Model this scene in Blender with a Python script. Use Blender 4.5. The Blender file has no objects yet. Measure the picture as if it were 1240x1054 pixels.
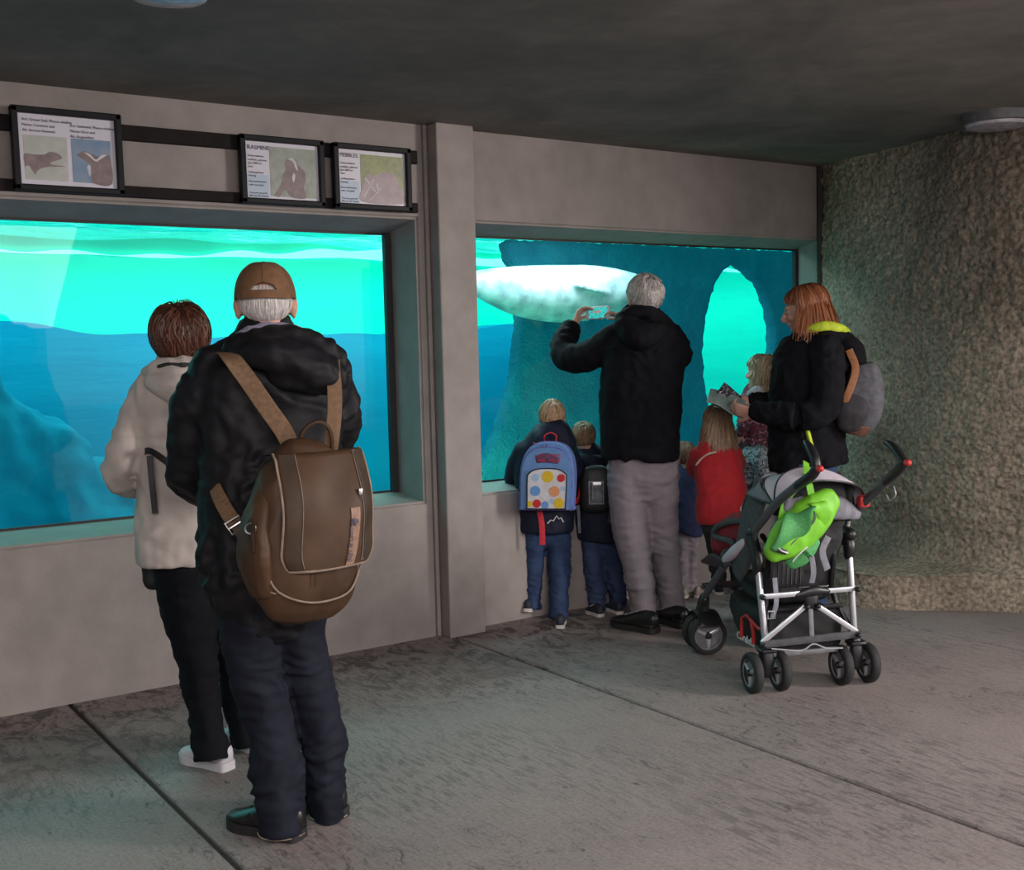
import bpy, bmesh, math, random
import numpy as np
from mathutils import Vector, Matrix
C = bpy.context.scene.collection
random.seed(7); RNG = np.random.default_rng(7)
pi = math.pi
V3 = lambda *a: np.array(a, float)
def nz(v):
    v = np.asarray(v, float); return v / (np.linalg.norm(v) + 1e-12)

# ---------------------------------------------------------------- camera
F_PX, YAW, PITCH, ROLL, CY, CAM_H = 1386.9, .60018, .09923, -.023169, 560.2, 1.45
CAM = V3(0, 0, CAM_H)
_f = V3(math.sin(YAW)*math.cos(PITCH), math.cos(YAW)*math.cos(PITCH), -math.sin(PITCH))
_r = V3(math.cos(YAW), -math.sin(YAW), 0); _u = np.cross(_r, _f)
CR = _r*math.cos(ROLL) + _u*math.sin(ROLL); CU = -_r*math.sin(ROLL) + _u*math.cos(ROLL)
cam = bpy.data.cameras.new('camera'); cam_o = bpy.data.objects.new('camera', cam); C.objects.link(cam_o)
cam.sensor_width = 36; cam.lens = 36*F_PX/1240; cam.shift_y = (CY-527)/1240
m = Matrix.Identity(4)
for i in range(3):
    m[i][0] = CR[i]; m[i][1] = CU[i]; m[i][2] = -_f[i]; m[i][3] = CAM[i]
cam_o.matrix_world = m; cam.clip_end = 200
bpy.context.scene.camera = cam_o
def ray(x, y): return ((x-620)*CR - (y-CY)*CU + F_PX*_f)/F_PX
def at(x, y, dep): return CAM + ray(x, y)*dep
def flo(x, y, z=0.0):
    v = ray(x, y); return CAM + v*((z-CAM_H)/v[2])
def wal(x, y, Y): v = ray(x, y); return CAM + v*(Y/v[1])
def onplane(x, y, p0, n):
    v = ray(x, y); return CAM + v*(np.dot(p0-CAM, n)/np.dot(v, n))

# ---------------------------------------------------------------- noise
_perm = RNG.permutation(256); _perm = np.concatenate([_perm, _perm, _perm])
_grad = RNG.normal(size=(256, 3)); _grad /= np.linalg.norm(_grad, axis=1)[:, None]
def noise3(p):
    p = np.asarray(p, float); i = np.floor(p).astype(int); f = p-i; i &= 255
    u = f*f*f*(f*(f*6-15)+10); out = 0
    for dx in (0, 1):
        for dy in (0, 1):
            for dz in (0, 1):
                h = _perm[_perm[_perm[(i[:, 0]+dx) & 255]+((i[:, 1]+dy) & 255)]+((i[:, 2]+dz) & 255)]
                g = _grad[h]; d = f-np.array([dx, dy, dz])
                w = (u[:, 0] if dx else 1-u[:, 0])*(u[:, 1] if dy else 1-u[:, 1])*(u[:, 2] if dz else 1-u[:, 2])
                out = out+w*np.sum(g*d, axis=1)
    return out*1.6

# ---------------------------------------------------------------- materials
MATS = {}
def new_mat(name):
    m = bpy.data.materials.new(name); m.use_nodes = True; nt = m.node_tree
    b = nt.nodes['Principled BSDF']; return m, nt, b
def mat(name, col, rough=.6, metal=0, nscale=30, namt=.25, bscale=None, bump=.1, bdist=.002, col2=None, vcol=False,
        spec=.5, sheen=0, stretch=(1, 1, 1), detail=4, alpha=1, coat=0):
    if name in MATS: return MATS[name]
    m, nt, b = new_mat(name); N = nt.nodes; L = nt.links
    tc = N.new('ShaderNodeTexCoord'); mp = N.new('ShaderNodeMapping'); mp.inputs['Scale'].default_value = stretch
    L.new(tc.outputs['Object'], mp.inputs[0])
    n1 = N.new('ShaderNodeTexNoise'); n1.inputs['Scale'].default_value = nscale; n1.inputs['Detail'].default_value = detail
    L.new(mp.outputs[0], n1.inputs['Vector'])
    cr = N.new('ShaderNodeMix'); cr.data_type = 'RGBA'
    c2 = col2 or tuple(c*(1-namt) for c in col)
    c1 = tuple(min(1, c*(1+namt)) for c in col) if col2 is None else col
    rm = N.new('ShaderNodeMapRange'); rm.inputs[1].default_value = .3; rm.inputs[2].default_value = .7
    L.new(n1.outputs[0], rm.inputs[0]); L.new(rm.outputs[0], cr.inputs[0])
    cr.inputs[6].default_value = (*c1, 1); cr.inputs[7].default_value = (*c2, 1)
    out = cr.outputs[2]
    if vcol:
        at_ = N.new('ShaderNodeAttribute'); at_.attribute_name = 'Col'
        mx = N.new('ShaderNodeMix'); mx.data_type = 'RGBA'; mx.blend_type = 'MULTIPLY'; mx.inputs[0].default_value = 1
        L.new(out, mx.inputs[6]); L.new(at_.outputs[0], mx.inputs[7]); out = mx.outputs[2]
    L.new(out, b.inputs['Base Color'])
    b.inputs['Roughness'].default_value = rough; b.inputs['Metallic'].default_value = metal
    b.inputs['Specular IOR Level'].default_value = spec; b.inputs['Sheen Weight'].default_value = sheen
    b.inputs['Alpha'].default_value = alpha; b.inputs['Coat Weight'].default_value = coat
    if bump:
        n2 = N.new('ShaderNodeTexNoise'); n2.inputs['Scale'].default_value = bscale or nscale*3; n2.inputs['Detail'].default_value = 5
        L.new(mp.outputs[0], n2.inputs['Vector'])
        bp = N.new('ShaderNodeBump'); bp.inputs['Strength'].default_value = bump; bp.inputs['Distance'].default_value = bdist
        L.new(n2.outputs[0], bp.inputs['Height']); L.new(bp.outputs[0], b.inputs['Normal'])
    MATS[name] = m; return m

# ---------------------------------------------------------------- geometry
def crom(P, k):
    P = np.asarray(P, float); n = len(P)
    if n < 3 or k <= 1:
        out = []
        for i in range(n-1):
            for j in range(k): out.append(P[i]+(P[i+1]-P[i])*j/k)
        out.append(P[-1]); return np.array(out)
    Q = np.vstack([2*P[0]-P[1], P, 2*P[-1]-P[-2]]); out = []
    for i in range(n-1):
        p0, p1, p2, p3 = Q[i], Q[i+1], Q[i+2], Q[i+3]
        for j in range(k):
            t = j/k
            out.append(.5*((2*p1)+(-p0+p2)*t+(2*p0-5*p1+4*p2-p3)*t*t+(-p0+3*p1-3*p2+p3)*t**3))
    out.append(P[-1]); return np.array(out)
def tube(P, R, n=14, k=4, ref=None, cap='round', ex=2.0, closed=False):
    """R: scalar / list of scalars / list of (a,b); a lies along ref. ex: superellipse exponent."""
    P = np.asarray(P, float)
    if np.isscalar(R): R = [R]*len(P)
    R = np.array([(r, r) if np.isscalar(r) else r for r in R], float)
    refs = None
    if ref is not None:
        ref = np.asarray(ref, float)
        refs = np.tile(ref, (len(P), 1)) if ref.ndim == 1 else ref
        refs = crom(refs, k)
    R = crom(R, k) if not closed else R; P = crom(P, k) if not closed else P
    R = np.maximum(R, 1e-4)
    if closed: T = np.roll(P, -1, 0)-np.roll(P, 1, 0)
    else: T = np.gradient(P, axis=0)
    T /= np.linalg.norm(T, axis=1)[:, None]+1e-12
    rings = []; A = None
    a = np.arange(n)*2*pi/n; ca = np.cos(a); sa = np.sin(a)
    ca = np.sign(ca)*abs(ca)**(2/ex); sa = np.sign(sa)*abs(sa)**(2/ex)
    frames = []
    for i in range(len(P)):
        if refs is not None: A = refs[i]
        elif A is None: A = V3(0, 0, 1) if abs(T[i][2]) < .9 else V3(1, 0, 0)
        A = A-np.dot(A, T[i])*T[i]; A = nz(A); B = np.cross(T[i], A); frames.append((A, B))
    def ring(c, i, s): return [c+frames[i][0]*R[i][0]*s*x+frames[i][1]*R[i][1]*s*y for x, y in zip(ca, sa)]
    if closed:
        V = [v for i in range(len(P)) for v in ring(P[i], i, 1)]; m_ = len(P)
        Fc = [(i*n+j, i*n+(j+1) % n, ((i+1) % m_)*n+(j+1) % n, ((i+1) % m_)*n+j) for i in range(m_) for j in range(n)]
        return np.array(V), Fc
    caps = (cap, cap) if isinstance(cap, str) else cap
    if caps[0] == 'round':
        for q in (75, 50, 25):
            q = math.radians(q); rings.append(ring(P[0]-T[0]*R[0].min()*math.sin(q), 0, math.cos(q)))
    for i in range(len(P)): rings.append(ring(P[i], i, 1))
    if caps[1] == 'round':
        for q in (25, 50, 75):
            q = math.radians(q); rings.append(ring(P[-1]+T[-1]*R[-1].min()*math.sin(q), len(P)-1, math.cos(q)))
    V = [v for r in rings for v in r]; m_ = len(rings)
    Fc = [(i*n+j, i*n+(j+1) % n, (i+1)*n+(j+1) % n, (i+1)*n+j) for i in range(m_-1) for j in range(n)]
    Fc.append(tuple(range(n))[::-1]); Fc.append(tuple((m_-1)*n+j for j in range(n)))
    return np.array(V), Fc
def ell(c, r, ax=None, n=20, m_=12):
    if np.isscalar(r): r = (r, r, r)
    ax = np.eye(3) if ax is None else np.array([nz(a) for a in ax])
    c = np.asarray(c, float); V = []; F = []
    for i in range(1, m_):
        t = pi*i/m_
        for j in range(n):
            p = 2*pi*j/n
            V.append(c+ax[0]*r[0]*math.sin(t)*math.cos(p)+ax[1]*r[1]*math.sin(t)*math.sin(p)+ax[2]*r[2]*math.cos(t))
    V.append(c+ax[2]*r[2]); V.append(c-ax[2]*r[2]); T_, B_ = len(V)-2, len(V)-1
    for i in range(m_-2):
        for j in range(n): F.append((i*n+j, (i+1)*n+j, (i+1)*n+(j+1) % n, i*n+(j+1) % n))
    for j in range(n):
        F.append((T_, j, (j+1) % n)); F.append((B_, (m_-2)*n+(j+1) % n, (m_-2)*n+j))
    return np.array(V), F
def box(c, s, ax=None, bev=0, seg=2):
    """s = full sizes"""
    ax = np.eye(3) if ax is None else np.array([nz(a) for a in ax]); c = np.asarray(c, float)
    bm = bmesh.new(); bmesh.ops.create_cube(bm, size=1)
    for v in bm.verts: v.co = (v.co[0]*s[0], v.co[1]*s[1], v.co[2]*s[2])
    if bev: bmesh.ops.bevel(bm, geom=bm.edges[:], offset=bev, segments=seg, affect='EDGES', profile=.5)
    bm.verts.index_update()
    V = np.array([v.co[:] for v in bm.verts]); F = [tuple(v.index for v in f.verts) for f in bm.faces]; bm.free()
    if np.linalg.det(ax) < 0: F = [f[::-1] for f in F]
    return c+V@ax, F
def prism(pts, th, o, ax, ay, az=None):
    """2D outline extruded by th along ax x ay"""
    o = np.asarray(o, float); ax = np.asarray(ax, float); ay = np.asarray(ay, float)
    az = nz(np.cross(ax, ay)) if az is None else az
    V = [o+ax*p[0]+ay*p[1] for p in pts]+[o+ax*p[0]+ay*p[1]+az*th for p in pts]; n = len(pts)
    area = sum(pts[i][0]*pts[(i+1) % n][1]-pts[(i+1) % n][0]*pts[i][1] for i in range(n))
    F = [tuple(range(n))[::-1], tuple(range(n, 2*n))]+[(i, (i+1) % n, n+(i+1) % n, n+i) for i in range(n)]
    if area < 0: F = [f[::-1] for f in F]
    return np.array(V), F
def lathe(prof, c, axis, n=28):
    """prof: (radius, height) closed solid"""
    axis = nz(axis); a = V3(1, 0, 0) if abs(axis[0]) < .9 else V3(0, 1, 0); a = nz(np.cross(axis, a)); b = np.cross(axis, a)
    V = []; F = []; m_ = len(prof)
    for r, h in prof:
        for j in range(n):
            t = 2*pi*j/n; V.append(np.asarray(c)+axis*h+(a*math.cos(t)+b*math.sin(t))*max(r, 1e-4))
    for i in range(m_-1):
        for j in range(n): F.append((i*n+j, i*n+(j+1) % n, (i+1)*n+(j+1) % n, (i+1)*n+j))
    F.append(tuple(range(n))[::-1]); F.append(tuple((m_-1)*n+j for j in range(n)))
    return np.array(V), F
def arc(c, a, b, r, t0, t1, n):
    return [np.asarray(c)+np.asarray(a)*r*math.cos(t)+np.asarray(b)*r*math.sin(t) for t in np.linspace(t0, t1, n)]
def grid(fn, nu, nv):
    V = [fn(i/nu, j/nv) for i in range(nu+1) for j in range(nv+1)]
    F = [(i*(nv+1)+j, (i+1)*(nv+1)+j, (i+1)*(nv+1)+j+1, i*(nv+1)+j+1) for i in range(nu) for j in range(nv)]
    return np.array(V), F
def sheet(fn, nu, nv, th, nrm):
    """grid with thickness along nrm"""
    V, F = grid(fn, nu, nv); n = len(V); W = V+np.asarray(nrm)*th; G = [tuple(i+n for i in f)[::-1] for f in F]
    bd = [i*(nv+1) for i in range(nu+1)]+[nu*(nv+1)+j for j in range(1, nv+1)]+[i*(nv+1)+nv for i in range(nu-1, -1, -1)]+[j for j in range(nv-1, 0, -1)]
    S = [(bd[i], bd[(i+1) % len(bd)], bd[(i+1) % len(bd)]+n, bd[i]+n) for i in range(len(bd))]
    return np.vstack([V, W]), F+G+[s[::-1] for s in S]
def merge(parts):
    V = []; F = []; o = 0
    for v, f in parts:
        V.append(np.asarray(v)); F += [tuple(i+o for i in q) for q in f]; o += len(v)
    return np.vstack(V), F
def me_from(name, V, F, smooth=True, fixn=False):
    me = bpy.data.meshes.new(name); me.from_pydata([tuple(map(float, v)) for v in V], [], F)
    if fixn:
        bm = bmesh.new(); bm.from_mesh(me); bmesh.ops.recalc_face_normals(bm, faces=bm.faces); bm.to_mesh(me); bm.free()
    if smooth:
        me.polygons.foreach_set('use_smooth', [True]*len(me.polygons))
    me.update(); return me
def loc_of(p):
    return np.array(p.matrix_world.translation) if p is not None else np.zeros(3)
LOC = {}
def root_loc(p):
    o = np.zeros(3)
    while p is not None:
        o = o+LOC.get(p.name, np.zeros(3)); p = p.parent
    return o
def link(name, me, m, parent=None, base=None):
    """mesh verts in world coords; base = origin for top-level"""
    o = bpy.data.objects.new(name, me); C.objects.link(o)
    off = root_loc(parent) if parent is not None else (np.zeros(3) if base is None else np.asarray(base, float))
    if parent is None: o.location = tuple(off); LOC[o.name] = off
    else: o.parent = parent
    me.transform(Matrix.Translation(tuple(-off)))
    if m is not None:
        for mm in (m if isinstance(m, (list, tuple)) else [m]): me.materials.append(mm)
    return o
def obj(name, parts, m, parent=None, smooth=True, base=None, auto=40, fixn=True):
    V, F = merge(parts if isinstance(parts, list) else [parts])
    if parent is None and base is None:
        base = np.array([(V[:, 0].min()+V[:, 0].max())/2, (V[:, 1].min()+V[:, 1].max())/2, V[:, 2].min()])
    me = me_from(name, V, F, smooth, fixn)
    if smooth and auto:
        me.set_sharp_from_angle(angle=math.radians(auto))
    return link(name, me, m, parent, base)
def solid(name, parts, m, parent=None, voxel=.01, smooth=4, disp=None, base=None, sf=.5, dec=None):
    """union of closed shapes through voxel remesh, smoothed, then displaced by disp(co, normal)->offsets"""
    V, F = merge(parts); me = me_from('tmp', V, F, False, True)
    t = bpy.data.objects.new('tmp', me); C.objects.link(t)
    r = t.modifiers.new('r', 'REMESH'); r.mode = 'VOXEL'; r.voxel_size = voxel; r.use_smooth_shade = True
    if smooth:
        s = t.modifiers.new('s', 'SMOOTH'); s.factor = sf; s.iterations = smooth
    dg = bpy.context.evaluated_depsgraph_get(); dg.update()
    me2 = bpy.data.meshes.new_from_object(t.evaluated_get(dg)); me2.name = name
    bpy.data.objects.remove(t); bpy.data.meshes.remove(me)
    n = len(me2.vertices); co = np.empty(n*3); me2.vertices.foreach_get('co', co); co = co.reshape(-1, 3)
    nr = np.empty(n*3); me2.vertices.foreach_get('normal', nr); nr = nr.reshape(-1, 3)
    if disp is not None:
        d = disp(co, nr); co = co+(d if d.ndim == 2 else nr*d[:, None])
        me2.vertices.foreach_set('co', co.ravel())
    me2.polygons.foreach_set('use_smooth', [True]*len(me2.polygons)); me2.update()
    if parent is None and base is None: base = V3((co[:, 0].min()+co[:, 0].max())/2, (co[:, 1].min()+co[:, 1].max())/2, co[:, 2].min())
    return link(name, me2, m, parent, base)
def paint(o, fn):
    """vertex colours from fn(world co)->(n,3)"""
    me = o.data; n = len(me.vertices); co = np.empty(n*3); me.vertices.foreach_get('co', co); co = co.reshape(-1, 3)
    off = root_loc(o.parent) if o.parent is not None else LOC.get(o.name, np.zeros(3))
    c = fn(co+off); a = me.color_attributes.new('Col', 'FLOAT_COLOR', 'POINT')
    a.data.foreach_set('color', np.hstack([c, np.ones((n, 1))]).ravel())
def tag(o, label=None, cat=None, group=None, kind=None):
    if label: o['label'] = label
    if cat: o['category'] = cat
    if group: o['group'] = group
    if kind: o['kind'] = kind
    return o
def empty(name, loc, label=None, cat=None, group=None):
    o = bpy.data.objects.new(name, None); C.objects.link(o); o.location = tuple(loc); o.empty_display_size = .1
    LOC[o.name] = np.asarray(loc, float); return tag(o, label, cat, group)
def text(name, s, size, o, ax, ay, m, parent, th=.0005, align='LEFT', shear=0):
    cu = bpy.data.curves.new(name, 'FONT'); cu.body = s; cu.size = size; cu.extrude = th; cu.align_x = align; cu.shear = shear
    cu.resolution_u = 3
    t = bpy.data.objects.new('tmp', cu); C.objects.link(t); dg = bpy.context.evaluated_depsgraph_get(); dg.update()
    me = bpy.data.meshes.new_from_object(t.evaluated_get(dg)); bpy.data.objects.remove(t); bpy.data.curves.remove(cu)
    me.name = name; ax = nz(ax); ay = nz(ay); az = np.cross(ax, ay)
    M = Matrix([[ax[0], ay[0], az[0], o[0]], [ax[1], ay[1], az[1], o[1]], [ax[2], ay[2], az[2], o[2]], [0, 0, 0, 1]])
    me.transform(M); me.materials.clear()
    return link(name, me, m, parent)
# ================================================================ materials of the shell
def plaster(name, c1, c2, sc=1.2, bump=.25, bsc=60, green=None):
    m, nt, b = new_mat(name); N = nt.nodes; L = nt.links
    tc = N.new('ShaderNodeTexCoord')
    mp = N.new('ShaderNodeMapping'); mp.inputs['Scale'].default_value = (1, 1, .45); L.new(tc.outputs['Object'], mp.inputs[0])
    n1 = N.new('ShaderNodeTexNoise'); n1.inputs['Scale'].default_value = sc; n1.inputs['Detail'].default_value = 8; n1.inputs['Roughness'].default_value = .6
    n1.inputs['Distortion'].default_value = .6
    L.new(mp.outputs[0], n1.inputs['Vector'])
    cr = N.new('ShaderNodeValToRGB'); L.new(n1.outputs[0], cr.inputs[0])
    cr.color_ramp.elements[0].position = .3; cr.color_ramp.elements[0].color = (*c2, 1)
    cr.color_ramp.elements[1].position = .65; cr.color_ramp.elements[1].color = (*c1, 1)
    n3 = N.new('ShaderNodeTexNoise'); n3.inputs['Scale'].default_value = 9; n3.inputs['Detail'].default_value = 6
    L.new(tc.outputs['Object'], n3.inputs['Vector'])
    mx = N.new('ShaderNodeMix'); mx.data_type = 'RGBA'; mx.blend_type = 'MULTIPLY'; mx.inputs[0].default_value = .5
    r3 = N.new('ShaderNodeMapRange'); r3.inputs[1].default_value = .3; r3.inputs[2].default_value = .7; r3.inputs[3].default_value = .75; r3.inputs[4].default_value = 1.15
    L.new(n3.outputs[0], r3.inputs[0]); L.new(cr.outputs[0], mx.inputs[6]); L.new(r3.outputs[0], mx.inputs[7])
    L.new(mx.outputs[2], b.inputs['Base Color']); b.inputs['Roughness'].default_value = .75
    n2 = N.new('ShaderNodeTexNoise'); n2.inputs['Scale'].default_value = bsc; n2.inputs['Detail'].default_value = 5
    L.new(tc.outputs['Object'], n2.inputs['Vector'])
    bp = N.new('ShaderNodeBump'); bp.inputs['Strength'].default_value = bump; bp.inputs['Distance'].default_value = .004
    L.new(n2.outputs[0], bp.inputs['Height']); L.new(bp.outputs[0], b.inputs['Normal'])
    return m
M_wall = plaster('painted_plaster', (.31, .272, .257), (.25, .22, .206))
M_pillar = plaster('pillar_plaster', (.31, .274, .26), (.258, .228, .215), 2)
M_ceil = plaster('ceiling_concrete', (.20, .182, .165), (.10, .096, .088), 1.6, .3, 25)

def floor_mat():
    m, nt, b = new_mat('brushed_concrete'); N = nt.nodes; L = nt.links
    tc = N.new('ShaderNodeTexCoord')
    def noise(sc, det=6, scale=(1, 1, 1), rough=.6, dist=0):
        mp = N.new('ShaderNodeMapping'); mp.inputs['Scale'].default_value = scale; L.new(tc.outputs['Object'], mp.inputs[0])
        n = N.new('ShaderNodeTexNoise'); n.inputs['Scale'].default_value = sc; n.inputs['Detail'].default_value = det
        n.inputs['Roughness'].default_value = rough; n.inputs['Distortion'].default_value = dist
        L.new(mp.outputs[0], n.inputs['Vector']); return n.outputs[0]
    def rng(s, a, b_, c=0, d=1):
        r = N.new('ShaderNodeMapRange'); r.inputs[1].default_value = a; r.inputs[2].default_value = b_; r.inputs[3].default_value = c; r.inputs[4].default_value = d
        L.new(s, r.inputs[0]); return r.outputs[0]
    def mixc(f, a, b_, mode='MIX'):
        x = N.new('ShaderNodeMix'); x.data_type = 'RGBA'; x.blend_type = mode
        (L.new(f, x.inputs[0]) if not isinstance(f, float) else setattr(x.inputs[0], 'default_value', f))
        for q, k in ((a, 6), (b_, 7)):
            if isinstance(q, tuple): x.inputs[k].default_value = (*q, 1)
            else: L.new(q, x.inputs[k])
        return x.outputs[2]
    def mul(a, b_):
        x = N.new('ShaderNodeMath'); x.operation = 'MULTIPLY'; L.new(a, x.inputs[0]); L.new(b_, x.inputs[1]); return x.outputs[0]
    base = mixc(rng(noise(1.1, 8, rough=.65), .3, .7), (.325, .272, .262), (.24, .20, .192))
    base = mixc(rng(noise(60, 3), .35, .7), base, (.16, .145, .14)) if False else base
    base = mixc(rng(noise(75, 6, rough=.75), .42, .62, 0, .45), base, (.11, .10, .095))
    streak = rng(noise(16, 4, (3.5, .55, 1), dist=.3), .50, .60)
    patch = rng(noise(1.1, 5, rough=.7), .44, .56)
    st = mul(rng(noise(11, 9, (1.7, .6, 1), .8, 2.2), .54, .60, 0, .85), patch)
    base = mixc(st, base, (.06, .052, .05))
    spots = rng(noise(13, 3, (1.2, .8, 1)), .70, .73, 0, .8)
    base = mixc(spots, base, (.07, .06, .058))
    base = mixc(mul(streak, rng(noise(.7, 2), .4, .6, 0, .6)), base, (.10, .092, .09))
    # grime along the foot of the wall
    sx = N.new('ShaderNodeSeparateXYZ'); L.new(tc.outputs['Object'], sx.inputs[0])
    near = rng(sx.outputs[1], 3.7, 4.7, 0, 1)
    gr = mul(near, rng(noise(6, 9, (1.3, .8, 1), .78, 1.5), .49, .57, 0, .9))
    base = mixc(gr, base, (.055, .048, .045))
    L.new(base, b.inputs['Base Color']); b.inputs['Roughness'].default_value = .62; b.inputs['Specular IOR Level'].default_value = .35
    h = N.new('ShaderNodeMath'); h.operation = 'ADD'
    L.new(rng(noise(22, 3, (6, .35, 1)), .3, .7), h.inputs[0]); L.new(noise(150, 4), h.inputs[1])
    bp = N.new('ShaderNodeBump'); bp.inputs['Strength'].default_value = .35; bp.inputs['Distance'].default_value = .004
    L.new(h.outputs[0], bp.inputs['Height']); L.new(bp.outputs[0], b.inputs['Normal'])
    return m
M_floor = floor_mat()
M_joint = mat('joint_filler', (.035, .03, .029), .95, nscale=80, bump=.4)
M_out = mat('outside_paving', (.45, .45, .46), .8, nscale=2)

WY, CZ = 4.95, 2.545
YG = 5.20   # glass plane
# floor slabs: real grooves between them
jx = [1.105, 2.97, 4.87]
edges = [-6, *jx, 9]
parts = []
for a, b_ in zip(edges[:-1], edges[1:]):
    g = .010
    parts.append(box(((a+b_)/2, .9, -.05), (b_-a-2*g, 8.4, .1), bev=.006, seg=1))
fl = obj('floor', parts, M_floor, smooth=False, base=(0, 0, 0)); tag(fl, kind='structure')
o = obj('floor_joint', [box((x, .9, -.04), (.06, 8.4, .05)) for x in jx], M_joint, fl, smooth=False)
g = obj('ground', [box((6, -15.3, -.08), (44, 24, .1))], M_out, smooth=False, base=(6, -12, -.1)); tag(g, kind='structure'); g.name = 'floor_outside'

# front wall, left bay and right bay with splayed window openings
def bay(name, x0, x1, Y, ox0, ox1, oz0, oz1, gx0, gx1, gz0, gz1, mt, Yb=YG+.02):
    V = []; F = []
    def v(*p): V.append(p); return len(V)-1
    o_ = [v(x0, Y, 0), v(x1, Y, 0), v(x1, Y, CZ+.01), v(x0, Y, CZ+.01)]
    i_ = [v(ox0, Y, oz0), v(ox1, Y, oz0), v(ox1, Y, oz1), v(ox0, Y, oz1)]
    g_ = [v(gx0, Yb, gz0), v(gx1, Yb, gz0), v(gx1, Yb, gz1), v(gx0, Yb, gz1)]
    b_ = [v(x0, Yb, 0), v(x1, Yb, 0), v(x1, Yb, CZ+.01), v(x0, Yb, CZ+.01)]
    for A, B in ((o_, i_), (i_, g_), (g_, b_), (b_, o_)):
        for k in range(4): F.append((A[k], A[(k+1) % 4], B[(k+1) % 4], B[k]))
    me = me_from(name, V, F, False, True)
    bm = bmesh.new(); bm.from_mesh(me)
    ed = [e for e in bm.edges if all(v_.index in i_ for v_ in e.verts)]
    bmesh.ops.bevel(bm, geom=ed, offset=.012, segments=3, affect='EDGES'); bm.to_mesh(me); bm.free()
    return tag(link(name, me, mt), kind='structure')
bay('wall_left_bay', -3, 2.925, WY, -1.75, 2.852, .695, 2.092, -1.75, 2.838, .728, 2.043, M_wall)
bay('wall_right_bay', 3.125, 6.6, WY+.02, 3.16, 5.80, .700, 2.092, 3.14, 5.865, .728, 2.05, M_wall)
p = obj('trim_pillar', [box((3.028, WY+.11, CZ/2), (.215, .42, CZ), bev=.008)], M_pillar, smooth=False); tag(p, kind='structure')
obj('plaster_edge', [box((2.9055, WY-.006, CZ/2), (.022, .03, CZ), bev=.005)], M_wall, p, smooth=False)
cm = obj('ceiling', [box((1.75, 2.9, CZ+.1), (9.7, 5.2, .2))], M_ceil, smooth=False); tag(cm, kind='structure')
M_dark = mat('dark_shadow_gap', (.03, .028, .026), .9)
# left end wall and rear posts of the gallery (behind the photographer)
tag(obj('wall_west', [box((-3.1, 1.0, CZ/2), (.2, 8.4, CZ))], M_wall, smooth=False), kind='structure')
tag(obj('wall_rear', [box((-.1, -3.2, CZ/2), (6.2, .2, CZ)), box((7.25, -3.2, CZ/2), (.35, .3, CZ))], M_wall, smooth=False), kind='structure')

# sprayed rough concrete wall on the right, running down into a low ledge
def stucco_mat():
    m, nt, b = new_mat('sprayed_concrete'); N = nt.nodes; L = nt.links
    tc = N.new('ShaderNodeTexCoord')
    n1 = N.new('ShaderNodeTexNoise'); n1.inputs['Scale'].default_value = 1.3; n1.inputs['Detail'].default_value = 6
    L.new(tc.outputs['Object'], n1.inputs['Vector'])
    cr = N.new('ShaderNodeValToRGB'); L.new(n1.outputs[0], cr.inputs[0])
    cr.color_ramp.elements[0].position = .32; cr.color_ramp.elements[0].color = (.21, .172, .128, 1)
    cr.color_ramp.elements[1].position = .68; cr.color_ramp.elements[1].color = (.47, .39, .30, 1)
    n4 = N.new('ShaderNodeTexNoise'); n4.inputs['Scale'].default_value = 45; n4.inputs['Detail'].default_value = 4
    L.new(tc.outputs['Object'], n4.inputs['Vector'])
    r4 = N.new('ShaderNodeMapRange'); r4.inputs[1].default_value = .35; r4.inputs[2].default_value = .65; r4.inputs[3].default_value = .55; r4.inputs[4].default_value = 1.25
    L.new(n4.outputs[0], r4.inputs[0])
    mx = N.new('ShaderNodeMix'); mx.data_type = 'RGBA'; mx.blend_type = 'MULTIPLY'; mx.inputs[0].default_value = 1
    L.new(cr.outputs[0], mx.inputs[6]); L.new(r4.outputs[0], mx.inputs[7]); L.new(mx.outputs[2], b.inputs['Base Color'])
    b.inputs['Roughness'].default_value = .7
    vo = N.new('ShaderNodeTexVoronoi'); vo.inputs['Scale'].default_value = 34; vo.feature = 'SMOOTH_F1'
    L.new(tc.outputs['Object'], vo.inputs['Vector'])
    n2 = N.new('ShaderNodeTexNoise'); n2.inputs['Scale'].default_value = 40; n2.inputs['Detail'].default_value = 7; n2.inputs['Roughness'].default_value = .65
    L.new(tc.outputs['Object'], n2.inputs['Vector'])
    ad = N.new('ShaderNodeMath'); ad.operation = 'SUBTRACT'; L.new(n2.outputs[0], ad.inputs[0]); L.new(vo.outputs[0], ad.inputs[1])
    bp = N.new('ShaderNodeBump'); bp.inputs['Strength'].default_value = .9; bp.inputs['Distance'].default_value = .025
    L.new(ad.outputs[0], bp.inputs['Height']); L.new(bp.outputs[0], b.inputs['Normal'])
    return m
M_stucco = stucco_mat()
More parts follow.
